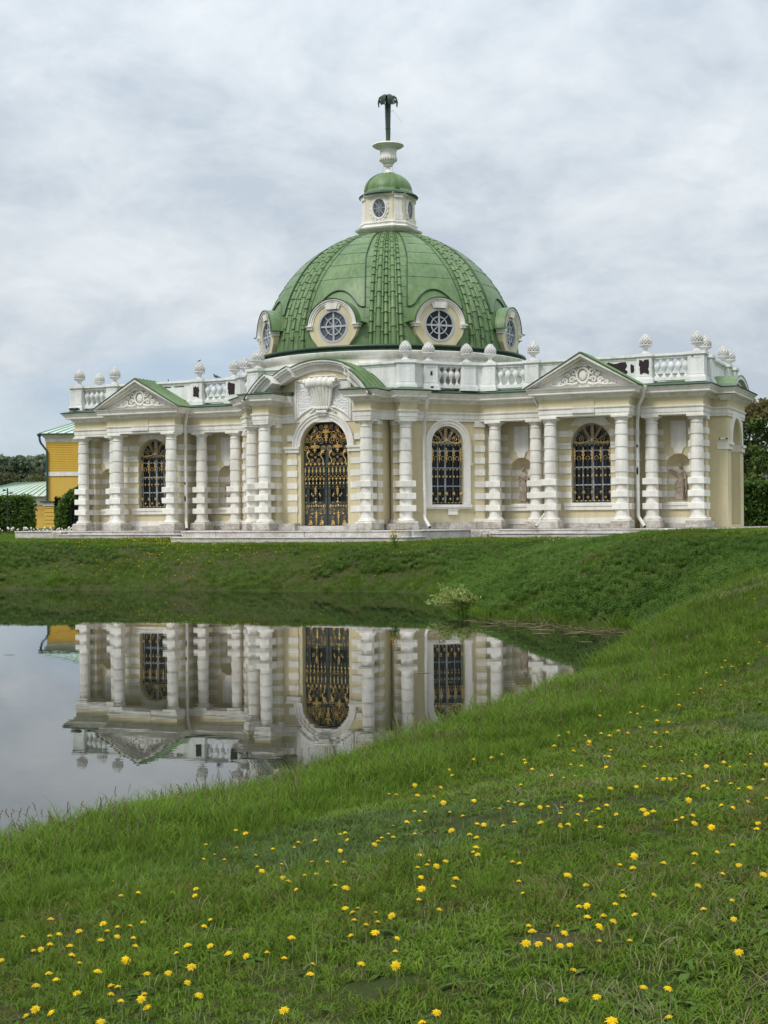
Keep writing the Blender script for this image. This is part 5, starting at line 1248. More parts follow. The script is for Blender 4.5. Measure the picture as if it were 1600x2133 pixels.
for i, (x, y) in enumerate(((25.2, 99), (28.2, 99.6), (31.2, 100), (34.3, 100.4), (22.3, 98.6))):
    clipped_lime(x, y, 9.1, ('bronze leaved clipped tree beyond the end archway, nearest the pavilion', 'tall clipped bronze green tree rising behind the hedge at the right edge', 'tall clipped tree outside the right edge behind the hedge', 'tall clipped tree far right beyond the hedge', 'tall clipped tree hidden behind the pavilion end')[i])
def hedge(x0, x1, y, d, h, z, lab, n=9000, size=.16, name='clipped_hedge', mat=None):
    e = emp(name, None, ((x0+x1)/2, y, z)); tag(e, lab, 'hedge'); w = x1-x0
    k = M(); k.box(-w/2+.15, w/2-.15, .15, d-.15, 0, h-.15); ob('dark_core', k, M_hdark, e)
    rng = RNG; a = w*h*2+w*d+2*d*h; P = []
    f = rng.choice(4, n, p=np.array([w*h*1.3, w*d, d*h*.8, d*h*.8])/(w*h*1.3+w*d+1.6*d*h)); u = rng.uniform(0, 1, n); v = rng.uniform(0, 1, n); j = rng.normal(0, .09, n)
    P = np.where((f == 0)[:, None], np.stack([(u-.5)*w, j, v*h], 1), np.where((f == 1)[:, None], np.stack([(u-.5)*w, v*d, h+j], 1), np.where((f == 2)[:, None], np.stack([-w/2+j, v*d, u*h], 1), np.stack([w/2+j, v*d, u*h], 1))))
    leaf_obj('foliage', P, size, mat or M_hedge, e)
M_hdark = flat('dark_hedge_inside', (.018, .020, .010), .95, .05, 0, .4, 9)  # near-black colour carries the shade inside the hedges
hedge(21.5, 36, 86, 2.2, 2.75, 2.12, 'clipped green hedge running from the pavilion end to the right edge', 12000, .17)
hedge(-37.5, -28.75, 112, 2.2, 2.75, 2.05, 'clipped hedge with dark lattice gaps at the left edge of the lawn', 9000, .16)
def round_tree(x, y, z, r, lab):
    e = emp('round_tree', None, (x, y, 2.2)); tag(e, lab, 'tree', 'round clipped trees'); k = M(); limbs(k, 0, z-2.2+r*.5, r*.7, 8, .16, RNG); ob('trunk', k, M_bark, e)
    d = RNG.normal(size=(2600, 3)); d /= np.linalg.norm(d, axis=1)[:, None]; P = d*r*RNG.uniform(.72, 1.05, (2600, 1)); P[:, 2] += z-2.2; leaf_obj('crown', P, .32, M_round, e)
for x, y, z, r, lab in ((-58.4, 215, 8.0, 2.5, 'dark round clipped tree over the low green roof, leftmost'), (-54.3, 216, 7.9, 2.3, 'dark round clipped tree between two others above the low roof'), (-52.0, 217, 7.9, 1.9, 'dark round clipped tree tucked against the yellow house'), (-62.6, 216, 7.8, 2.4, 'round clipped tree just outside the left edge')): round_tree(x, y, z, r, lab)
def far_tree(x, y, h, w, mat, lab, n=5200):
    e = emp('leafy_tree', None, (x, y, 2.0)); tag(e, lab, 'tree', 'distant trees on the left horizon'); rng = RNG; k = M(); limbs(k, 0, h*.92, w*.5, 14, .22, rng); ob('trunk', k, M_bark, e)
    cs = []
    for i in range(46):
        t = rng.uniform(0, 1); zz = h*(.22+.74*t); rr = w*.5*math.sin(PI*min(1, .22+.72*(1-t)))*rng.uniform(.2, 1); a = rng.uniform(0, 2*PI); cs.append((rr*math.cos(a), rr*math.sin(a), zz))
    leaf_obj('crown', clumpy(n, np.array(cs), w*.15), .62, mat, e)
FT = [(-69.5, 252, 12.5, 8, M_far), (-64.0, 246, 12.0, 7, M_far), (-58.5, 254, 12.6, 8, M_farb), (-55.0, 249, 11.0, 6.5, M_far), (-61.5, 262, 13.2, 8, M_farb), (-66.8, 268, 13.6, 8, M_far), (-52.0, 262, 11.2, 7, M_farb), (-75, 255, 12.5, 9, M_far), (-82, 250, 13, 9, M_far), (-47, 270, 12, 8, M_far)]
labs = ['pale green bushy tree at the far left edge of the skyline', 'full green tree on the left skyline beside the lighter thin tree', 'thin twiggy olive tree on the left skyline near the yellow house', 'low green tree touching the corner of the yellow house', 'thin olive tree in the second rank of the left skyline', 'green tree in the second rank at far left', 'olive tree behind the yellow house corner', 'broad tree outside the left edge', 'broad tree far outside the left edge', 'tree hidden behind the yellow house']
for (x, y, h, w, m_), lab in zip(FT, labs): far_tree(x, y, h, w, m_, lab)
def wood():
    n = 26000; x = RNG.uniform(-190, -36, n); y = RNG.uniform(285, 315, n); top = 9.0+2.0*np.sin(x*.11)+1.1*np.sin(x*.31+1)
    P = np.stack([x, y, 2+top*RNG.uniform(0, 1, n)**.75], 1); o = leaf_obj('far_woods', P, .9, M_far); kind(o, 'stuff')
    x = RNG.uniform(30, 190, n); P = np.stack([x, RNG.uniform(200, 225, n), 2+9*RNG.uniform(0, 1, n)**.75], 1); o = leaf_obj('far_woods', P, .9, M_far); kind(o, 'stuff')
wood()
def arch_hedge():
    e = emp('arched_hedge', None, (-22.4, 104, 2.05)); tag(e, 'leafy green hedge arch around a dark iron gate, left of the pavilion', 'hedge'); n = 7000; a = RNG.uniform(0, PI*1.0, n); r = RNG.uniform(1.42, 2.32, n); low = RNG.uniform(0, 1, n) < .4
    zz = np.where(low, RNG.uniform(0, 1.15, n), 1.15+r*np.sin(a)); xx = np.where(low, np.where(a < PI/2, r, -r), r*np.cos(a)); P = np.stack([xx, RNG.uniform(-.1, 1.6, n), zz], 1); leaf_obj('foliage', P, .17, M_hedge, e)
    e2 = emp('iron_gate', None, (-22.4, 104.5, 2.05)); tag(e2, 'dark iron lattice gate inside the leafy arch', 'gate'); k = M()
    for i in range(13): x = -1.4+i*.233; k.box(x-.02, x+.02, -.02, .02, 0, 1.15+math.sqrt(max(0, 1.42**2-x*x)))
    ob('bars', k, M_iron, e2); k = M()
    for i in range(9): z = .15+i*.29; hwz = 1.4 if z < 1.15 else math.sqrt(max(.01, 1.42**2-(z-1.15)**2)); k.box(-hwz, hwz, -.03, -.015, z-.02, z+.02)
    ob('rails', k, M_iron, e2)
    e3 = emp('clipped_hedge', None, (-22.4, 107.5, 2.05)); tag(e3, 'shade-dark hedge seen through the iron gate under the arch', 'hedge'); k = M(); k.box(-3.2, 3.2, .3, 2, 0, 2.6); ob('dark_core', k, M_hdark, e3)
    P = np.stack([RNG.uniform(-3.2, 3.2, 2600), RNG.normal(.2, .1, 2600), RNG.uniform(0, 2.7, 2600)], 1); leaf_obj('foliage', P, .16, M_hdark, e3)  # leaves coloured near black for the shade inside the arch
arch_hedge()
def posts():
    e = emp('camera_post', None, (-30.0, 110.5, 2.05)); tag(e, 'slim dark post with two camera arms rising behind the left hedge', 'post'); k = M(); k.tube([(0, 0, 0), (0, 0, 3.45)], .055, 8); ob('pole', k, M_iron, e)
    for x, z, s_ in ((-.16, 3.3, -1), (.2, 3.08, 1)): k = M(); k.tube([(0, 0, z), (x*1.3, 0, z)], .03, 5); k.tube([(x, 0, z), (x+s_*.2, -.05, z)], .075, 8); ob('camera_arm', k, M_iron, e)
    e = emp('street_lamp', None, (25.45, 92.3, 2.1)); tag(e, 'old style black lantern lamp standing behind the right hedge', 'lamp'); k = M(); k.lathe([(.14, 0), (.12, .3), (.06, .5), (.045, 2.7), (.08, 2.75), (.05, 2.85)], 10); ob('pole', k, M_iron, e)
    k = M(); k.lathe([(.13, 2.85), (.20, 3.25)], 4); ob('lamp_glass', k, M_dglass, e); k = M(); k.lathe([(.30, 3.25), (.28, 3.3), (.10, 3.42), (.03, 3.5), (.02, 3.56)], 8)
    for a in range(4): t = PI/2*a; k.tube([(.135*math.cos(t), .135*math.sin(t), 2.85), (.205*math.cos(t), .205*math.sin(t), 3.26)], .012, 4)
    ob('lamp_cap', k, M_iron, e)
posts()

# ================================================================== VEGETATION
def blade_mat(name, a, b, c, d):
    k = NT(name); p1 = k.noise(.30, 4, .6); p2 = k.noise(1.7, 4, .65); p3 = k.noise(9, 3, .6)
    oi = k.N.new('ShaderNodeObjectInfo')
    t = k.mth('ADD', k.mth('ADD', k.mth('MULTIPLY', p1, .42), k.mth('MULTIPLY', p2, .34)), k.mth('MULTIPLY', p3, .24))
    t = k.mth('ADD', t, k.mth('MULTIPLY', k.mth('SUBTRACT', oi.outputs['Random'], .5), .24))
    col = k.ramp(t, [(.34, a), (.46, b), (.56, c), (.70, d)]); k.col(col); k.set(.75, .06)
    tr = k.N.new('ShaderNodeBsdfTranslucent'); k.L.new(col, tr.inputs['Color']); mx = k.N.new('ShaderNodeMixShader'); mx.inputs[0].default_value = .3
    k.L.new(k.b.outputs[0], mx.inputs[1]); k.L.new(tr.outputs[0], mx.inputs[2]); k.L.new(mx.outputs[0], k.N['Material Output'].inputs['Surface']); return k.m
M_lawn = blade_mat('lawn_blades', (.160, .152, .034), (.096, .154, .018), (.116, .202, .020), (.180, .258, .042))
M_long = blade_mat('long_grass_blades', (.080, .120, .016), (.094, .162, .018), (.120, .200, .024), (.180, .255, .048))
M_blue = blade_mat('bluish_grass_blades', (.085, .125, .036), (.10, .150, .044), (.12, .180, .056), (.15, .215, .08))
M_nettle = blade_mat('nettle_leaves', (.058, .112, .020), (.085, .160, .028), (.122, .208, .038), (.17, .26, .06))
M_rosette = blade_mat('rosette_leaves', (.055, .10, .018), (.075, .13, .022), (.095, .16, .03), (.12, .19, .045))
M_dry = blade_mat('dry_stalks', (.15, .13, .06), (.20, .17, .085), (.26, .23, .13), (.32, .29, .18))
VCOL = {}
def variant(coll, name, v, f, mats, mi=None):
    me = bpy.data.meshes.new(name); me.from_pydata([tuple(p) for p in v], [], f)
    for m_ in mats: me.materials.append(m_)
    if mi is not None: me.polygons.foreach_set('material_index', mi)
    me.polygons.foreach_set('use_smooth', [True]*len(me.polygons))
    o = bpy.data.objects.new(name, me); coll.objects.link(o); return o
def tuft(rng, n, h, spread, w, lean):
    v = []; f = []
    for i in range(n):
        a = rng.uniform(0, 2*PI); r = spread*math.sqrt(rng.uniform(0, 1)); bx, by = r*math.cos(a), r*math.sin(a); d = rng.uniform(0, 2*PI); L = h*rng.uniform(.45, 1.15); le = lean*rng.uniform(.25, 1.3)*L; ww = w*rng.uniform(.7, 1.3)
        dx, dy = math.cos(d), math.sin(d); tw = d+PI/2+rng.uniform(-.6, .6); sx, sy = math.cos(tw)*ww/2, math.sin(tw)*ww/2; b = len(v)
        for t, q in ((0, 1.0), (.4, .9), (.75, .6)):
            px, py, pz = bx+dx*le*t*t, by+dy*le*t*t, L*(t-.28*lean*t*t); v += [(px-sx*q, py-sy*q, pz), (px+sx*q, py+sy*q, pz)]
        v.append((bx+dx*le, by+dy*le, L*(1-.32*lean))); f += [(b, b+1, b+3, b+2), (b+2, b+3, b+5, b+4), (b+4, b+5, b+6)]
    return v, f
def rosette(rng, n=8, L=.10):
    v = []; f = []
    for i in range(n):
        a = 2*PI*i/n+rng.uniform(-.3, .3); l = L*rng.uniform(.6, 1.2); w = l*.15; ca, sa = math.cos(a), math.sin(a); b = len(v); lift = rng.uniform(.2, .7)
        for t, q in ((0, .25), (.3, .7), (.45, .45), (.65, 1.0), (.85, .7)): x = l*t; z = .005+l*(lift*t-.55*t*t); v += [(x*ca-w*q*sa, x*sa+w*q*ca, z), (x*ca+w*q*sa, x*sa-w*q*ca, z)]
        v.append((l*ca, l*sa, .005+l*(lift-.6)))
        for j in range(4): f.append((b+2*j, b+2*j+1, b+2*j+3, b+2*j+2))
        f.append((b+8, b+9, b+10))
    return v, f
def nettle(rng, h=.34, n=5):
    v = []; f = []
    for s_ in range(n):
        bx, by = rng.normal(0, .09, 2); H = h*rng.uniform(.6, 1.15); lx, ly = rng.normal(0, .05, 2); a0 = rng.uniform(0, PI)
        for lev in range(5):
            z = H*(.35+.16*lev); l = .085*(1.1-.12*lev); 
            for q in range(2):
                a = a0+lev*PI/2+q*PI; ca, sa = math.cos(a), math.sin(a); x0, y0 = bx+lx*z/H, by+ly*z/H; b = len(v); w = l*.3
                v += [(x0, y0, z), (x0+l*.5*ca-w*sa, y0+l*.5*sa+w*ca, z+.012), (x0+l*ca, y0+l*sa, z-.02), (x0+l*.5*ca+w*sa, y0+l*.5*sa-w*ca, z+.012)]; f.append((b, b+1, b+2, b+3))
    return v, f
def seed_stalk(rng, h=.42, n=3):
    v = []; f = []; mi = []
    for i in range(n):
        m = M(); bx, by = rng.normal(0, .05, 2); a = rng.uniform(0, 2*PI); l = h*rng.uniform(.7, 1.2); k = l*.25
        m.tube([(bx, by, 0), (bx+k*.3*math.cos(a), by+k*.3*math.sin(a), l*.55), (bx+k*math.cos(a), by+k*math.sin(a), l)], [.0016, .0013, .001], 3, False)
        for j in range(5): m.blob((bx+k*(.8+.05*j)*math.cos(a)+rng.normal(0, .004), by+k*(.8+.05*j)*math.sin(a)+rng.normal(0, .004), l*(.86+.035*j)), .004, .004, .009, 4, 3)
        b = len(v); v += m.v; f += [tuple(x+b for x in q) for q in m.f]
    return v, f
def scatter(name, P, variants, scale, idx=None, rot=None, k='stuff', squash=None):
    """one object: real geometry set out by geometry nodes at the points P"""
    n = len(P)
    if n == 0: return
    me = bpy.data.meshes.new(name); me.vertices.add(n); me.vertices.foreach_set('co', np.asarray(P, np.float32).ravel())
    R3 = np.zeros((n, 3), np.float32); R3[:, 2] = RNG.uniform(0, 2*PI, n); R3[:, :2] = RNG.normal(0, .10, (n, 2))
    if rot is not None: R3 = rot
    a = me.attributes.new('rot', 'FLOAT_VECTOR', 'POINT'); a.data.foreach_set('vector', R3.astype(np.float32).ravel())
    sc = np.repeat(np.asarray(scale, np.float32)[:, None], 3, 1)
    if squash is not None: sc[:, 2] *= squash
    a = me.attributes.new('scl', 'FLOAT_VECTOR', 'POINT'); a.data.foreach_set('vector', sc.ravel())
    a = me.attributes.new('idx', 'INT', 'POINT'); a.data.foreach_set('value', (RNG.integers(0, 1000, n) if idx is None else idx).astype(np.int32))
    o = bpy.data.objects.new(name, me); C.objects.link(o); kind(o, k)
    g = bpy.data.node_groups.new(name, 'GeometryNodeTree'); g.interface.new_socket('Geometry', in_out='INPUT', socket_type='NodeSocketGeometry'); g.interface.new_socket('Geometry', in_out='OUTPUT', socket_type='NodeSocketGeometry')
    N, L = g.nodes, g.links; gi = N.new('NodeGroupInput'); go = N.new('NodeGroupOutput'); ip = N.new('GeometryNodeInstanceOnPoints'); ci = N.new('GeometryNodeCollectionInfo')
    ci.inputs['Collection'].default_value = variants; ci.inputs['Separate Children'].default_value = True; ci.inputs['Reset Children'].default_value = True
    def na(nm, ty):
        q = N.new('GeometryNodeInputNamedAttribute'); q.data_type = ty; q.inputs['Name'].default_value = nm; return [s for s in q.outputs if s.enabled and s.name == 'Attribute'][0]
    L.new(gi.outputs[0], ip.inputs['Points']); L.new(ci.outputs[0], ip.inputs['Instance']); ip.inputs['Pick Instance'].default_value = True
    L.new(na('idx', 'INT'), ip.inputs['Instance Index']); L.new(na('scl', 'FLOAT_VECTOR'), ip.inputs['Scale'])
    e2r = N.new('FunctionNodeEulerToRotation'); L.new(na('rot', 'FLOAT_VECTOR'), e2r.inputs[0]); L.new(e2r.outputs[0], ip.inputs['Rotation'])
    L.new(ip.outputs[0], go.inputs[0]); md = o.modifiers.new('scatter', 'NODES'); md.node_group = g; return o
def coll(name): return bpy.data.collections.new(name)
rg = np.random.default_rng(5)
cl = coll('lawn_tufts'); [variant(cl, 'lawn_tuft', *tuft(rg, 17, .052, .055, .0052, 1.1), [M_lawn]) for _ in range(6)]
cb = coll('blue_tufts'); [variant(cb, 'blue_tuft', *tuft(rg, 20, .085, .05, .005, 1.0), [M_blue]) for _ in range(4)]
cg = coll('long_tufts'); [variant(cg, 'long_tuft', *tuft(rg, 22, .20, .085, .0055, .8), [M_long]) for _ in range(6)]
cw = coll('dry_tufts'); [variant(cw, 'dry_tuft', *tuft(rg, 16, .09, .09, .004, 1.1), [M_dry]) for _ in range(3)]
M_pale = blade_mat('lit_fold_grass', (.15, .17, .06), (.19, .21, .08), (.22, .25, .10), (.27, .30, .14))  # pale blade colour stands in for the lit ridge of the bank
cp_ = coll('pale_tufts'); [variant(cp_, 'pale_tuft', *tuft(rg, 16, .08, .09, .005, 1.1), [M_pale]) for _ in range(3)]
cr = coll('rosettes'); [variant(cr, 'rosette', *rosette(rg, 8, .09), [M_rosette]) for _ in range(4)]
cn = coll('nettles'); [variant(cn, 'nettle', *nettle(rg), [M_nettle]) for _ in range(5)]
cs_ = coll('seed_stalks'); [variant(cs_, 'seed_stalk', *seed_stalk(rg), [M_dry]) for _ in range(4)]
def vnoise(x, y, s, seed):
    """smooth value noise in the plane"""
    g = np.random.default_rng(seed).uniform(0, 1, (64, 64)); u, v = x*s, y*s; i, j = np.floor(u).astype(int), np.floor(v).astype(int); a, b = u-i, v-j; a = a*a*(3-2*a); b = b*b*(3-2*b)
    G_ = lambda p, q: g[p % 64, q % 64]
    return (G_(i, j)*(1-a)+G_(i+1, j)*a)*(1-b)+(G_(i, j+1)*(1-a)+G_(i+1, j+1)*a)*b
def candidates(rho0, r_ref, p, r0, r1, half):
    """ground points whose density thins out with distance"""
    rs = np.linspace(r0, r1, 4000); rho = np.where(rs < r_ref, rho0, rho0*(r_ref/rs)**p); w = rho*rs; n = int(np.trapezoid(w, rs)*2*half) if hasattr(np, 'trapezoid') else int(np.trapz(w, rs)*2*half)
    cdf = np.cumsum(w); cdf /= cdf[-1]; r = np.interp(rg.uniform(0, 1, n), cdf, rs); a = rg.uniform(-half, half, n); return r*np.sin(a), r*np.cos(a), r
def open_ground(x, y, d):
    u = cT*(x-LX)-sT*(y-LY); v = sT*(x-LX)+cT*(y-LY); au = np.abs(u)
    blocked = ((au < 20.45) & (v > -6.95)) | ((au < 6.6) & (v > -12.65)) | ((np.abs(au-12.68) < 4.15) & (v > -8.0)) | ((au > 6.25) & (au < 7.75) & (v > -11.4+(au-6.3)*2.9))
    return (~blocked) & (d > .06)
def meadow():
    x, y, r = candidates(600, 6.5, 1.12, 3.0, 76, .36); d = pond_dist(x, y); ok = open_ground(x, y, d); x, y, r, d = x[ok], y[ok], r[ok], d[ok]
    z = ground_z(x, y); far = sst(r, 30, 44); n1 = vnoise(x, y, .8, 1); n2 = vnoise(x, y, .28, 2); n3 = vnoise(x, y, 2.6, 3)
    bank = np.clip(1-d/3.4, 0, 1); u_ = rg.uniform(0, 1, len(x))
    # worn bare spots in the lawn
    bare = np.zeros(len(x))
    for bx, by, br in ((.72, 5.55, .26), (.95, 4.95, .18), (.75, 8.9, .55), (1.6, 8.8, .4), (-.15, 8.3, .25), (1.5, 5.9, .22), (-.02, 5.15, .2), (2.6, 13.5, .6)): bare = np.maximum(bare, np.clip(1.25-np.hypot((x-bx)/1.6, y-by)/br, 0, 1))
    keep = u_ > bare*.92; keep &= rg.uniform(0, 1, len(x)) < np.clip(.55+.9*n3, .35, 1)
    x, y, r, d, z, far, n1, n2, n3, bank = [q[keep] for q in (x, y, r, d, z, far, n1, n2, n3, bank)]
    u_ = rg.uniform(0, 1, len(x)); P = np.stack([x, y, z-.004], 1)
    nett = (far > .05)&(d < 5.6)&(d > .35)&(vnoise(x, y, .16, 9)+.35*(n1-.5)+.10*sst(d, 4.2, 2.0) > .46)|((x > 3.6)&(y > 32)&(d < 4.6)&(d > .25)&(n1*.4+vnoise(x, y, .2, 14) > .55))
    longp = np.clip(bank*1.25+.30*(n2-.45)+.55*far*sst(d, 6.5, 2), 0, .97); blue = (vnoise(x, y, .55, 21) > .76)&(r < 26); long_ = (u_ < longp)&~nett
    ros = (~long_)&(~nett)&(rg.uniform(0, 1, len(x)) < .085)&(r < 24); b_ = blue&~long_&~nett&~ros&(rg.uniform(0, 1, len(x)) < .55); dry = (~long_)&(~nett)&(~ros)&(~b_)&(rg.uniform(0, 1, len(x)) < .025+.05*(n1 > .62)); lawn = ~(long_|nett|ros|b_|dry)
    S_ = np.where(r < 10, .86, 1.0)*(.62+.75*n1+.30*(n3-.5)+.25*rg.uniform(-1, 1, len(x)))*(1+r/62)
    scatter('lawn_grass', P[lawn], cl, S_[lawn]*(1+.45*far[lawn])); scatter('bluish_grass', P[b_], cb, S_[b_]*.95); scatter('long_grass', P[long_], cg, (.62+.62*bank[long_])*(1-.52*far[long_])*S_[long_])
    un = nett&(rg.uniform(0, 1, len(x)) < .85); scatter('bank_grass', P[un]+np.stack([rg.normal(0, .08, un.sum()), rg.normal(0, .08, un.sum()), np.zeros(un.sum())], 1), cg, (.42+.3*rg.uniform(0, 1, un.sum()))*np.clip(1.3-d[un]/7, .5, 1))
    scatter('dry_grass', P[dry], cw, S_[dry]*.85); scatter('lawn_weeds', P[ros], cr, S_[ros]*.85); scatter('nettles', P[nett], cn, (.40+.36*rg.uniform(0, 1, nett.sum()))*np.clip(1.25-d[nett]/7, .45, 1))
    # pale tufts up the bank's fold: lit ridge and track lines put into colour
    Q = []
    for pl in BANK_STREAKS:
        for (ax, ay), (bx, by) in zip(pl[:-1], pl[1:]):
            m_ = int(46*math.hypot(bx-ax, by-ay)); t_ = rg.uniform(0, 1, m_); Q.append(np.stack([ax+(bx-ax)*t_+rg.normal(0, .07, m_), ay+(by-ay)*t_+rg.normal(0, .07, m_)], 1))
    Q = np.concatenate(Q); scatter('lit_fold_streaks', np.stack([Q[:, 0], Q[:, 1], ground_z(Q[:, 0], Q[:, 1])+.02], 1), cp_, rg.uniform(1.2, 2.0, len(Q)))
    # seed heads along the near shore
    m = (d < 2.4)&(d > .1)&(r < 34)&(rg.uniform(0, 1, len(x)) < .028); scatter('seed_heads', P[m], cs_, .7+.5*rg.uniform(0, 1, m.sum()))
    return
BANK_STREAKS = [[(0.89, 44.24), (1.97, 44.24), (2.93, 44.82), (4.19, 46.64), (5.36, 48.5)], [(4.09, 40.94), (4.74, 41.62), (5.36, 43.08), (6.12, 44.28)], [(4.59, 39.08), (5.16, 39.32), (5.85, 40.08), (6.43, 40.44)], [(6.17, 33.72), (6.92, 32.32), (7.06, 28.38), (7.54, 27.26)], [(7.04, 31.84), (7.26, 29.18), (7.85, 28.38)]]

meadow()
# ---- yellow wild flowers on the far bank and white daisies in front of the right wing
def petal_mat():
    k = NT('dandelion_petals'); oi = k.N.new('ShaderNodeObjectInfo'); k.col(k.mix(k.mth('ADD', k.mth('MULTIPLY', oi.outputs['Random'], .7), k.mth('MULTIPLY', k.noise(90, 3), .5)), (.58, .40, .02), (.86, .56, .010))); k.set(.8, .1); return k.m
M_petal = petal_mat(); M_dstem = flat('dandelion_stem', (.17, .20, .08), .6, .2); M_sep = flat('dandelion_bracts', (.07, .11, .03), .7, .2)
M_wpet = flat('pale_petals', (.75, .70, .50), .7, .2)
def far_flowers():
    c1 = coll('far_flower'); m = M(); m.blob((0, 0, .30), .022, .022, .012, 6, 3); variant(c1, 'far_flower', m.v, m.f, [M_petal])
    n = 5200; x = rg.uniform(-15.5, 2, n); y = rg.uniform(53, 66, n); d = pond_dist(x, y); w = np.exp(-((x+9.2)/2.6)**2)+.10; ok = open_ground(x, y, d)&(d > .3)&(d < 7.5)&(rg.uniform(0, 1, n) < .30*w); P = np.stack([x, y, ground_z(x, y)], 1)[ok]; scatter('yellow_bank_flowers', P, c1, rg.uniform(.7, 1.3, ok.sum()))
    c2 = coll('daisy'); m = M(); m.blob((0, 0, .12), .022, .022, .010, 6, 3); variant(c2, 'daisy', m.v, m.f, [M_wpet]); n = 900; x = rg.uniform(6, 15, n); y = rg.uniform(51, 63, n); d = pond_dist(x, y); ok = open_ground(x, y, d)&(d > 4)&(vnoise(x, y, .5, 33) > .5); P = np.stack([x, y, ground_z(x, y)], 1)[ok]; scatter('daisies', P[:170], c2, rg.uniform(.6, 1.2, len(P[:170])))
    c3 = coll('tulip'); 
    for col in ((.75, .72, .64), (.74, .66, .58), (.72, .58, .42)):
        mt = flat('tulip_petals', col, .6); mg = M_sep; m = M(); m.blob((0, 0, .36), .06, .06, .08, 6, 4); q = len(m.f); m.tube([(0, 0, 0), (0, 0, .30)], .02, 4); m.tube([(0, 0, 0), (.10, 0, .25)], [.05, .01], 4); variant(c3, 'tulip', m.v, m.f, [mt, mg], [0]*q+[1]*(len(m.f)-q))
    n = 140; x = rg.uniform(-33, -22.2, n); y = 99.5+rg.uniform(0, 2.2, n)+.06*(x+31); P = np.stack([x, y, ground_z(x, y)], 1); scatter('tulip_bed', P, c3, rg.uniform(.7, 1.3, n))
    n = 5200; x = rg.uniform(-40, -19, n); y = rg.uniform(68, 103, n); d = pond_dist(x, y); ok = open_ground(x, y, d); P = np.stack([x, y, ground_z(x, y)], 1)[ok]; scatter('back_lawn_grass', P, cg, rg.uniform(1.2, 2.2, ok.sum()), squash=.45)
far_flowers()
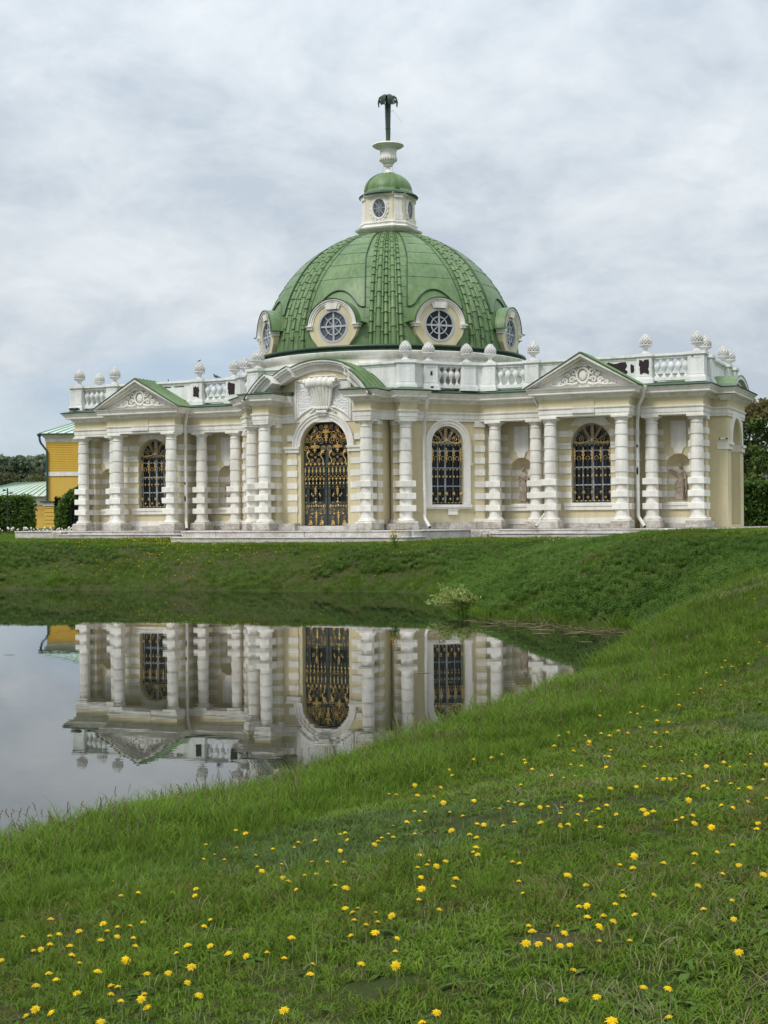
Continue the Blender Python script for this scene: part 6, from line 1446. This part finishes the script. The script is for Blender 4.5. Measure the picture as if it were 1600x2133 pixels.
# ---- dandelions, each a thing of its own
DAND = [(-1.97,11.1,1,0.059),(-1.08,9.94,1,0.067),(-0.96,9.45,1,0.095),(-2.08,12.37,0,0.077),(-1.21,9.3,0,0.079),(-0.99,9.17,0,0.063),(-1.09,8.79,0,0.092),(-1.17,8.88,0,0.061),(-1.0,8.55,0,0.075),(-0.29,8.69,0,0.081),(-0.26,8.73,0,0.077),(-0.24,8.44,0,0.084),(-0.27,8.1,1,0.092),(-0.07,8.02,1,0.103),(-0.05,8.33,0,0.069),(-0.03,8.32,0,0.087),(-0.55,8.65,0,0.09),(-0.45,8.73,0,0.07),(-0.73,8.9,0,0.055),(-0.56,8.41,0,0.104),(-0.81,8.56,0,0.07),(-0.76,8.14,0,0.071),(-0.7,7.78,0,0.1),(-0.61,8.04,0,0.084),(-0.43,7.97,0,0.079),(-0.33,7.68,0,0.094),(-0.24,7.85,0,0.057),(-0.55,7.34,0,0.09),(-0.44,7.41,0,0.074),(-0.38,7.49,0,0.06),(-0.51,7.19,0,0.088),(-0.45,6.87,0,0.102),(-0.26,7.01,0,0.065),(-0.2,6.76,1,0.087),(-1.59,8.06,0,0.07),(-1.41,7.36,0,0.092),(-1.33,7.43,0,0.091),(-1.16,7.52,1,0.066),(-1.0,7.27,1,0.096),(-0.98,7.08,1,0.088),(-1.65,6.81,0,0.089),(-1.34,6.55,0,0.096),(-1.27,6.54,0,0.076),(-1.29,6.4,0,0.093),(-1.19,6.43,0,0.099),(-1.17,6.66,0,0.06),(-1.21,6.22,1,0.097),(-1.3,6.3,0,0.075),(-1.14,6.24,0,0.079),(-1.11,6.12,0,0.062),(-1.71,6.51,0,0.09),(-1.59,6.54,0,0.07),(-1.52,6.43,0,0.099),(-1.55,6.38,0,0.069),(-1.56,6.25,1,0.083),(-1.6,6.28,0,0.075),(-1.42,6.21,0,0.086),(-1.46,6.58,0,0.065),(-1.1,5.84,2,0.064),(-1.28,5.77,0,0.092),(-1.35,5.94,0,0.093),(-1.39,5.7,0,0.083),(-1.32,5.53,0,0.101),(-1.19,5.7,0,0.065),(-1.39,5.49,0,0.098),(-1.22,5.45,1,0.063),(-1.07,5.37,0,0.103),(-1.05,5.4,0,0.086),(-1.06,5.32,0,0.085),(-0.99,5.15,0,0.104),(-0.92,5.18,1,0.094),(-0.92,5.25,0,0.094),(-0.9,5.19,0,0.058),(-1.34,5.28,2,0.073),(-1.37,5.26,0,0.059),(-1.27,5.24,0,0.065),(-1.04,5.03,0,0.066),(-1.69,6.08,0,0.098),(-0.84,6.59,0,0.061),(-0.84,6.37,0,0.07),(-0.85,5.91,0,0.08),(-0.74,5.8,0,0.097),(-0.87,5.72,0,0.103),(-0.65,5.68,0,0.09),(-0.58,5.7,1,0.066),(-0.49,5.65,0,0.082),(-0.41,5.51,0,0.09),(-0.8,5.66,1,0.058),(-0.87,5.51,1,0.089),(-0.78,5.41,2,0.073),(-0.96,5.54,0,0.084),(-0.7,5.15,1,0.088),(-0.4,5.79,0,0.088),(-0.29,5.37,0,0.081),(-0.29,5.21,0,0.083),(-0.1,5.29,0,0.065),(-0.36,4.81,0,0.08),(-0.19,6.28,0,0.061),(-0.13,6.14,0,0.079),(-0.15,6.06,0,0.082),(-0.14,5.89,0,0.094),(-0.09,5.85,0,0.075),(-0.04,5.94,0,0.056),(-0.15,5.71,0,0.081),(-0.05,6.07,0,0.065),(-0.05,5.65,0,0.092),(0.13,8.75,0,0.074),(0.04,8.68,0,0.074),(0.01,8.33,0,0.1),(0.04,8.35,0,0.075),(0.17,8.38,0,0.072),(0.39,8.34,1,0.072),(0.55,8.41,0,0.079),(0.59,8.42,0,0.06),(0.48,8.0,0,0.082),(0.5,7.72,0,0.101),(0.29,8.28,0,0.083),(0.68,8.1,0,0.092),(0.75,8.1,0,0.102),(0.89,7.99,0,0.097),(0.98,7.82,1,0.092),(1.02,7.82,0,0.096),(1.18,7.67,0,0.096),(1.71,7.7,0,0.068),(1.76,7.52,1,0.079),(2.04,7.62,0,0.072),(1.99,7.46,0,0.068),(1.73,6.94,0,0.084),(1.63,6.85,0,0.071),(1.5,6.76,0,0.086),(1.65,6.51,1,0.084),(1.47,6.65,0,0.06),(1.54,6.37,0,0.077),(1.72,6.34,1,0.074),(1.21,6.79,2,0.09),(1.18,6.66,0,0.059),(1.13,6.73,0,0.063),(1.32,6.62,0,0.081),(0.18,7.49,1,0.075),(0.22,7.23,0,0.088),(0.21,7.22,0,0.072),(0.31,7.31,1,0.065),(0.25,6.98,2,0.102),(0.16,7.19,0,0.067),(0.17,6.93,0,0.062),(0.16,6.45,1,0.069),(0.33,6.65,0,0.072),(0.31,6.44,0,0.066),(0.14,6.14,0,0.082),(0.22,5.85,0,0.102),(0.02,6.0,2,0.061),(0.64,7.07,0,0.076),(0.66,6.91,0,0.088),(0.6,6.31,0,0.099),(0.83,6.37,1,0.105),(0.91,6.35,0,0.062),(0.6,6.14,0,0.082),(0.48,7.45,0,0.099),(0.47,7.53,0,0.058),(0.48,7.33,0,0.084),(1.05,6.19,0,0.064),(1.01,5.94,0,0.093),(0.94,5.72,0,0.102),(1.15,5.98,0,0.082),(1.4,6.25,1,0.055),(1.45,5.84,0,0.058),(1.28,5.62,0,0.076),(1.34,5.37,1,0.097),(0.85,5.91,1,0.067),(0.8,5.79,0,0.088),(0.81,5.62,0,0.075),(0.88,5.65,0,0.068),(0.82,5.37,1,0.09),(0.9,5.53,0,0.07),(1.0,5.61,0,0.074),(0.66,5.38,0,0.093),(0.68,5.33,1,0.08),(0.56,5.15,1,0.094),(0.52,5.21,1,0.081),(0.65,5.22,1,0.063),(0.68,5.18,1,0.077),(0.55,5.4,0,0.099),(0.56,5.37,0,0.083),(0.6,5.17,0,0.103),(0.04,5.65,0,0.055),(0.03,5.36,0,0.072),(0.03,5.07,2,0.093),(0.65,4.86,0,0.089),(0.58,4.59,0,0.083),(0.69,4.59,1,0.088),(0.93,4.61,1,0.099),(0.88,4.35,0,0.089),(0.16,4.58,1,0.082),(0.7,4.35,1,0.083),(0.11,4.49,0,0.088),(1.28,5.06,0,0.071),(0.86,4.67,0,0.088),(0.79,5.18,0,0.086),(0.9,5.16,0,0.094),(1.14,7.93,0,0.079),(4.53,18.14,0,0.056),(4.4,18.14,0,0.082),(5.14,18.65,0,0.098),(3.48,19.29,0,0.087),(3.33,17.94,0,0.087),(3.84,18.9,0,0.075),(3.9,18.42,0,0.073),(3.69,18.68,0,0.091),(3.41,16.71,0,0.059),(3.66,16.09,0,0.098),(3.48,15.67,0,0.099),(2.8,17.2,0,0.103),(3.01,22.03,0,0.1),(2.87,19.46,0,0.075),(2.89,19.11,0,0.069),(3.17,14.98,0,0.074),(2.83,15.28,0,0.088),(2.24,16.27,0,0.063),(2.34,15.15,0,0.079),(2.61,14.78,0,0.088),(2.65,14.6,0,0.091),(2.91,14.94,0,0.056),(2.61,13.35,0,0.096),(2.71,13.28,0,0.077),(1.91,15.77,2,0.077),(1.94,15.51,0,0.083),(1.86,14.1,1,0.069),(1.63,13.07,0,0.099),(2.42,13.2,1,0.066),(2.37,12.19,0,0.082),(2.48,12.23,0,0.063),(2.18,12.5,0,0.086),(2.15,12.82,0,0.1),(2.0,12.41,0,0.099),(2.04,13.14,0,0.062),(1.86,12.93,0,0.086),(1.78,12.14,1,0.1),(1.78,12.17,0,0.065),(1.52,12.52,0,0.076),(1.1,15.16,0,0.091),(1.65,11.56,0,0.092),(1.81,11.26,1,0.078),(1.88,11.6,0,0.087),(1.77,11.22,0,0.088),(1.6,11.82,0,0.073),(2.19,11.44,0,0.088),(2.25,11.37,0,0.084),(2.22,10.42,0,0.09),(1.93,10.37,0,0.081),(2.4,10.75,0,0.072),(2.56,10.65,0,0.077),(2.69,10.24,0,0.101),(2.34,10.14,1,0.064),(2.45,9.89,0,0.062),(2.52,10.35,0,0.056),(2.49,9.63,0,0.098),(2.62,9.57,1,0.104),(1.51,10.73,0,0.067),(1.46,10.96,0,0.068),(1.67,10.54,0,0.065),(0.79,12.47,0,0.085),(1.16,11.63,0,0.079),(1.14,11.35,0,0.096),(1.17,11.12,1,0.065),(0.95,10.54,0,0.099),(1.04,12.45,0,0.078),(0.93,12.24,0,0.095),(0.55,12.05,1,0.095),(0.54,11.34,0,0.101),(0.51,13.18,0,0.08),(0.23,11.18,2,0.085),(0.42,10.65,2,0.083),(0.23,10.22,1,0.065),(0.34,9.86,0,0.08),(0.38,9.25,2,0.101),(0.02,10.32,0,0.1),(0.08,10.9,0,0.056),(0.58,9.19,0,0.088),(1.22,10.23,0,0.071),(1.29,10.09,0,0.062),(1.38,10.14,0,0.062),(0.94,9.68,0,0.095),(1.43,8.85,1,0.103),(1.62,8.99,1,0.081),(1.83,9.38,0,0.074),(1.86,9.31,1,0.08),(1.88,9.19,1,0.096),(2.02,9.44,0,0.092),(2.09,9.56,0,0.058),(1.96,9.4,0,0.066),(2.14,8.99,0,0.098),(2.03,8.76,1,0.08),(2.02,8.84,0,0.088),(2.19,8.82,0,0.094),(2.18,8.58,0,0.087),(2.24,8.55,1,0.092),(2.34,8.81,0,0.082),(2.49,9.17,0,0.066),(2.28,8.32,0,0.064),(2.1,8.06,0,0.105),(2.03,8.13,1,0.056),(1.94,8.04,0,0.09),(1.22,8.71,1,0.099),(1.22,8.71,0,0.067),(1.83,8.4,1,0.057),(0.79,8.99,0,0.075),(0.83,8.95,0,0.071),(0.86,8.83,1,0.078),(0.96,8.67,2,0.076),(0.99,8.5,0,0.102),(1.09,8.62,0,0.061),(1.02,8.15,0,0.102),(1.14,8.27,0,0.057),(1.3,8.19,0,0.102),(1.33,8.03,0,0.072),(1.2,8.09,0,0.091),(1.28,8.38,0,0.055),(1.49,7.95,0,0.077),(1.48,8.0,1,0.089),(1.53,7.96,0,0.086),(1.65,7.74,0,0.095),(1.75,7.92,1,0.063),(1.7,7.67,1,0.075),(1.61,7.72,0,0.086),(2.06,7.71,1,0.056),(0.71,8.7,0,0.097),(0.48,8.72,0,0.076),(0.41,8.96,0,0.067),(0.19,9.31,0,0.066),(0.25,8.97,0,0.088),(0.13,8.88,0,0.057),(0.21,8.78,0,0.067),(0.55,8.46,0,0.07),(0.59,8.42,0,0.068),(0.88,7.98,0,0.092),(0.75,8.23,0,0.085),(0.98,7.83,0,0.1),(1.03,7.85,0,0.09)]

def place_label(x, y, z, s):
    a = x/y; col_ = ('at the far left', 'left of centre', 'just left of the middle', 'just right of the middle', 'right of centre', 'at the far right')[min(5, max(0, int((a+.277)/.554*6)))]
    row = 'near the bottom edge' if y < 5.3 else 'in the lower lawn' if y < 6.2 else 'in the lower middle lawn' if y < 7.2 else 'in the middle of the lawn' if y < 8.6 else 'in the upper lawn' if y < 10.5 else 'high on the grassy slope'
    return ('side-on yellow dandelion ', 'yellow dandelion facing the viewer ', 'large wide open yellow dandelion ')[s]+row+', '+col_
def dandelions():
    def head_mesh(full):
        v = []; f = []
        for ring, (n, r, z, w) in enumerate(((17, .0195, .001, .0036), (13, .0150, .005, .0034), (8, .009, .008, .003))):
            for i in range(n):
                a = 2*PI*i/n+ring*.13+.12*math.sin(i*5.3+ring); ca, sa = math.cos(a), math.sin(a); b = len(v); r = (.0195, .0150, .009)[ring]*(1+.16*math.sin(i*3.7+ring*2)); dz = z+(.004 if not full else 0)*math.sin(i*2.1)
                v += [(.002*ca, .002*sa, z+.002), (r*.6*ca-w*sa*.5, r*.6*sa+w*ca*.5, dz+.003), (r*ca-w*sa*.35, r*sa+w*ca*.35, dz), (r*ca+w*sa*.35, r*sa-w*ca*.35, dz), (r*.6*ca+w*sa*.5, r*.6*sa-w*ca*.5, dz+.003)]; f.append((b, b+1, b+2, b+3, b+4))
        m = M(); m.v = v; m.f = f; m.blob((0, 0, .006), .006, .006, .004, 6, 4); return m
    hm = head_mesh(True).mesh('flower_head', M_petal, False, False); m = M(); m.lathe([(.003, -.011), (.008, -.009), (.009, -.002), (.014, .001)], 8); bm_2 = m.mesh('bracts', M_sep)
    m = M(); m.tube([(0, 0, 0), (.004, .002, .5), (0, 0, 1)], [.0026, .0023, .0021], 5); stem = m.mesh('stem', M_dstem)
    far_ = M(); a = head_mesh(False); far_.add(a.v, a.f); q = len(far_.f); far_.lathe([(.003, -.011), (.008, -.009), (.014, .001)], 6); q2 = len(far_.f); far_.tube([(.012, .004, -.075), (0, 0, -.01)], .0026, 4)
    fm = far_.mesh('dandelion', M_petal, False, False); fm.materials.append(M_sep); fm.materials.append(M_dstem); fm.polygons.foreach_set('material_index', [0]*q+[1]*(q2-q)+[2]*(len(fm.polygons)-q2))
    D = sorted(DAND, key=lambda p: p[1]/(1+.25*p[2])); rest = []
    for i, (x, y, s, h) in enumerate(D):
        z = gz(x, y); big = (.82, .92, 1.02)[s]*random.uniform(.72, 1.18); tilt = (random.uniform(-.3, .55), random.uniform(.25, .75), random.uniform(.5, 1.0))[s]; az = random.uniform(-.7, .7) if s else random.uniform(0, 6.28)
        if i >= 296: rest.append((x, y, z+h)); continue
        if y < 12.5:
            e = emp('dandelion', None, (x, y, z)); lab = 'wide open yellow dandelion turned towards the viewer in the near lawn' if s else 'yellow dandelion seen from the side on a short stem in the near lawn'
            ob('stem', stem, None, e, (0, 0, 0), (random.uniform(-.1, .1), random.uniform(-.1, .1), 0), (1.1, 1.1, h-.008)); hd = ob('flower_head', hm, None, e, (0, 0, h), (0, 0, 0), big)
            hd.rotation_euler = (tilt, 0, az); ob('bracts', bm_2, None, hd)
        else:
            e = ob('dandelion', fm, None, None, (x, y, z+h), (tilt*.7, 0, az), big*1.02); lab = 'small yellow dandelion higher up the grassy slope, turned to the viewer' if s else 'small yellow dandelion in profile higher up the grassy slope'
        tag(e, place_label(x, y, z, s), 'dandelion', 'dandelions in the grass')
    c = coll('distant_dandelion'); oo = bpy.data.objects.new('distant_dandelion', fm); c.objects.link(oo)
    for i in range(90):
        yy = rg.uniform(16, 36); xx = yy*rg.uniform(.12, .32)
        if pond_dist(np.array([xx]), np.array([yy]))[0] > .8: rest.append((xx, yy, gz(xx, yy)+.09))
    scatter('distant_dandelions', np.array(rest), c, np.full(len(rest), 1.1))
dandelions()
# ---- waterside plants
M_willow = blade_mat('willow_leaves', (.30, .36, .11), (.36, .43, .14), (.42, .50, .18), (.50, .57, .25))
def willow():
    x, y = 2.75, 40.6; e = emp('willow_bush', None, (x, y, max(.03, gz(x, y)))); tag(e, 'pale green young willow bush fanning out over the water at the bank', 'bush'); k = M(); P = []
    for i in range(64):
        a = rg.normal(0, .5); ln = rg.uniform(.8, 1.75); el = R(rg.uniform(6, 50)); dx = -math.cos(el)*ln*.9+rg.uniform(0, .35); dy = a*.6; dz = math.sin(el)*ln*.52
        bx = rg.uniform(-.35, .30); pts = [(bx, 0, 0), (bx+dx*.45, dy*.4, dz*.6), (bx+dx, dy, dz)]; k.tube(pts, [.006, .005, .003], 4)
        for j in range(46): t = rg.uniform(.03, 1); P.append((bx+dx*t+rg.normal(0, .03), dy*t+rg.normal(0, .03), dz*(t*1.2-.2*t*t)+rg.normal(0, .03)))
    ob('stems', k, M_dry, e); leaf_obj('leaves', P, .042, M_willow, e, .8, (0, 0, 0), 4.0)
    x, y = .45, 57.2; e = emp('flowering_plant', None, (x, y, gz(x, y))); tag(e, 'bright yellow flowering wild plant alone on the far bank', 'plant'); k = M(); P = []; Q = []
    for i in range(9):
        dx, dy, dz = rg.normal(0, .16), rg.normal(0, .12), rg.uniform(.4, .75); k.tube([(0, 0, 0), (dx*.4, dy*.4, dz*.5), (dx, dy, dz)], .008, 4)
        for j in range(16): Q.append((dx+rg.normal(0, .05), dy+rg.normal(0, .05), dz+rg.normal(0, .05)))
        for j in range(9): t = rg.uniform(.1, .7); P.append((dx*t+rg.normal(0, .05), dy*t, dz*t))
    ob('stems', k, M_sep, e); leaf_obj('leaves', P, .07, M_nettle, e); leaf_obj('blossoms', Q, .035, M_petal, e, .5, (0, 0, 0), 1.0)
willow()
def reeds():
    k = M()
    for i in range(150):
        t = rg.uniform(0, 1); x = 2.6+4.0*t**.8+rg.normal(0, .25); y = 37.6-4.6*t+rg.normal(0, .75)-.6
        if pond_dist(np.array([x]), np.array([y]))[0] > .1: continue
        a = rg.uniform(0, 2*PI); l = rg.uniform(.15, .7); up = rg.uniform(.0, .12) if rg.uniform() < .75 else rg.uniform(.15, .45)
        k.tube([(x, y, .008), (x+l*.5*math.cos(a), y+l*.5*math.sin(a)*.5, .012+up*.7), (x+l*math.cos(a), y+l*math.sin(a)*.5, .010+up)], [.008, .007, .004], 4)
    o = ob('dead_reeds', k, M_dry); kind(o, 'stuff')
    m = M()
    for i in range(26):
        x, y = rg.uniform(-15, 1.2), rg.uniform(24, 54); k2 = 5; r = rg.uniform(.02, .07)
        if pond_dist(np.array([x]), np.array([y]))[0] < -.3: m.add([(x+r*3*math.cos(2*PI*j/k2), y+r*math.sin(2*PI*j/k2), .006) for j in range(k2)], [tuple(range(k2))])
    for i in range(46):
        t = rg.uniform(0, 1); x = 2.2+4.3*t; y = 37.2-4.9*t+rg.normal(0, 1.0)-.8
        if pond_dist(np.array([x]), np.array([y]))[0] > 0: continue
        n = 7; r = rg.uniform(.04, .16); m.add([(x+r*2.2*rg.uniform(.6, 1)*math.cos(2*PI*j/n), y+r*rg.uniform(.6, 1)*math.sin(2*PI*j/n), .006) for j in range(n)], [tuple(range(n))])
    o = ob('floating_litter', m, M_dry); kind(o, 'stuff')
    cl_ = coll('reed_blades'); [variant(cl_, 'reed_blade', *tuft(rg, 9, .5, .10, .009, .35), [M_long]) for _ in range(3)]
    x = np.concatenate([rg.uniform(2.2, 2.9, 60), rg.uniform(2.6, 6.0, 90)]); y = np.concatenate([rg.uniform(39, 44, 60), np.zeros(90)]); t = (x[60:]-2.6)/3.2; y[60:] = 38.3-4.6*t; d = pond_dist(x, y); ok = (d > -.5)&(d < .5); scatter('shore_reeds', np.stack([x, y, np.maximum(.0, ground_z(x, y))], 1)[ok], cl_, rg.uniform(.5, 1.0, ok.sum()))
reeds()
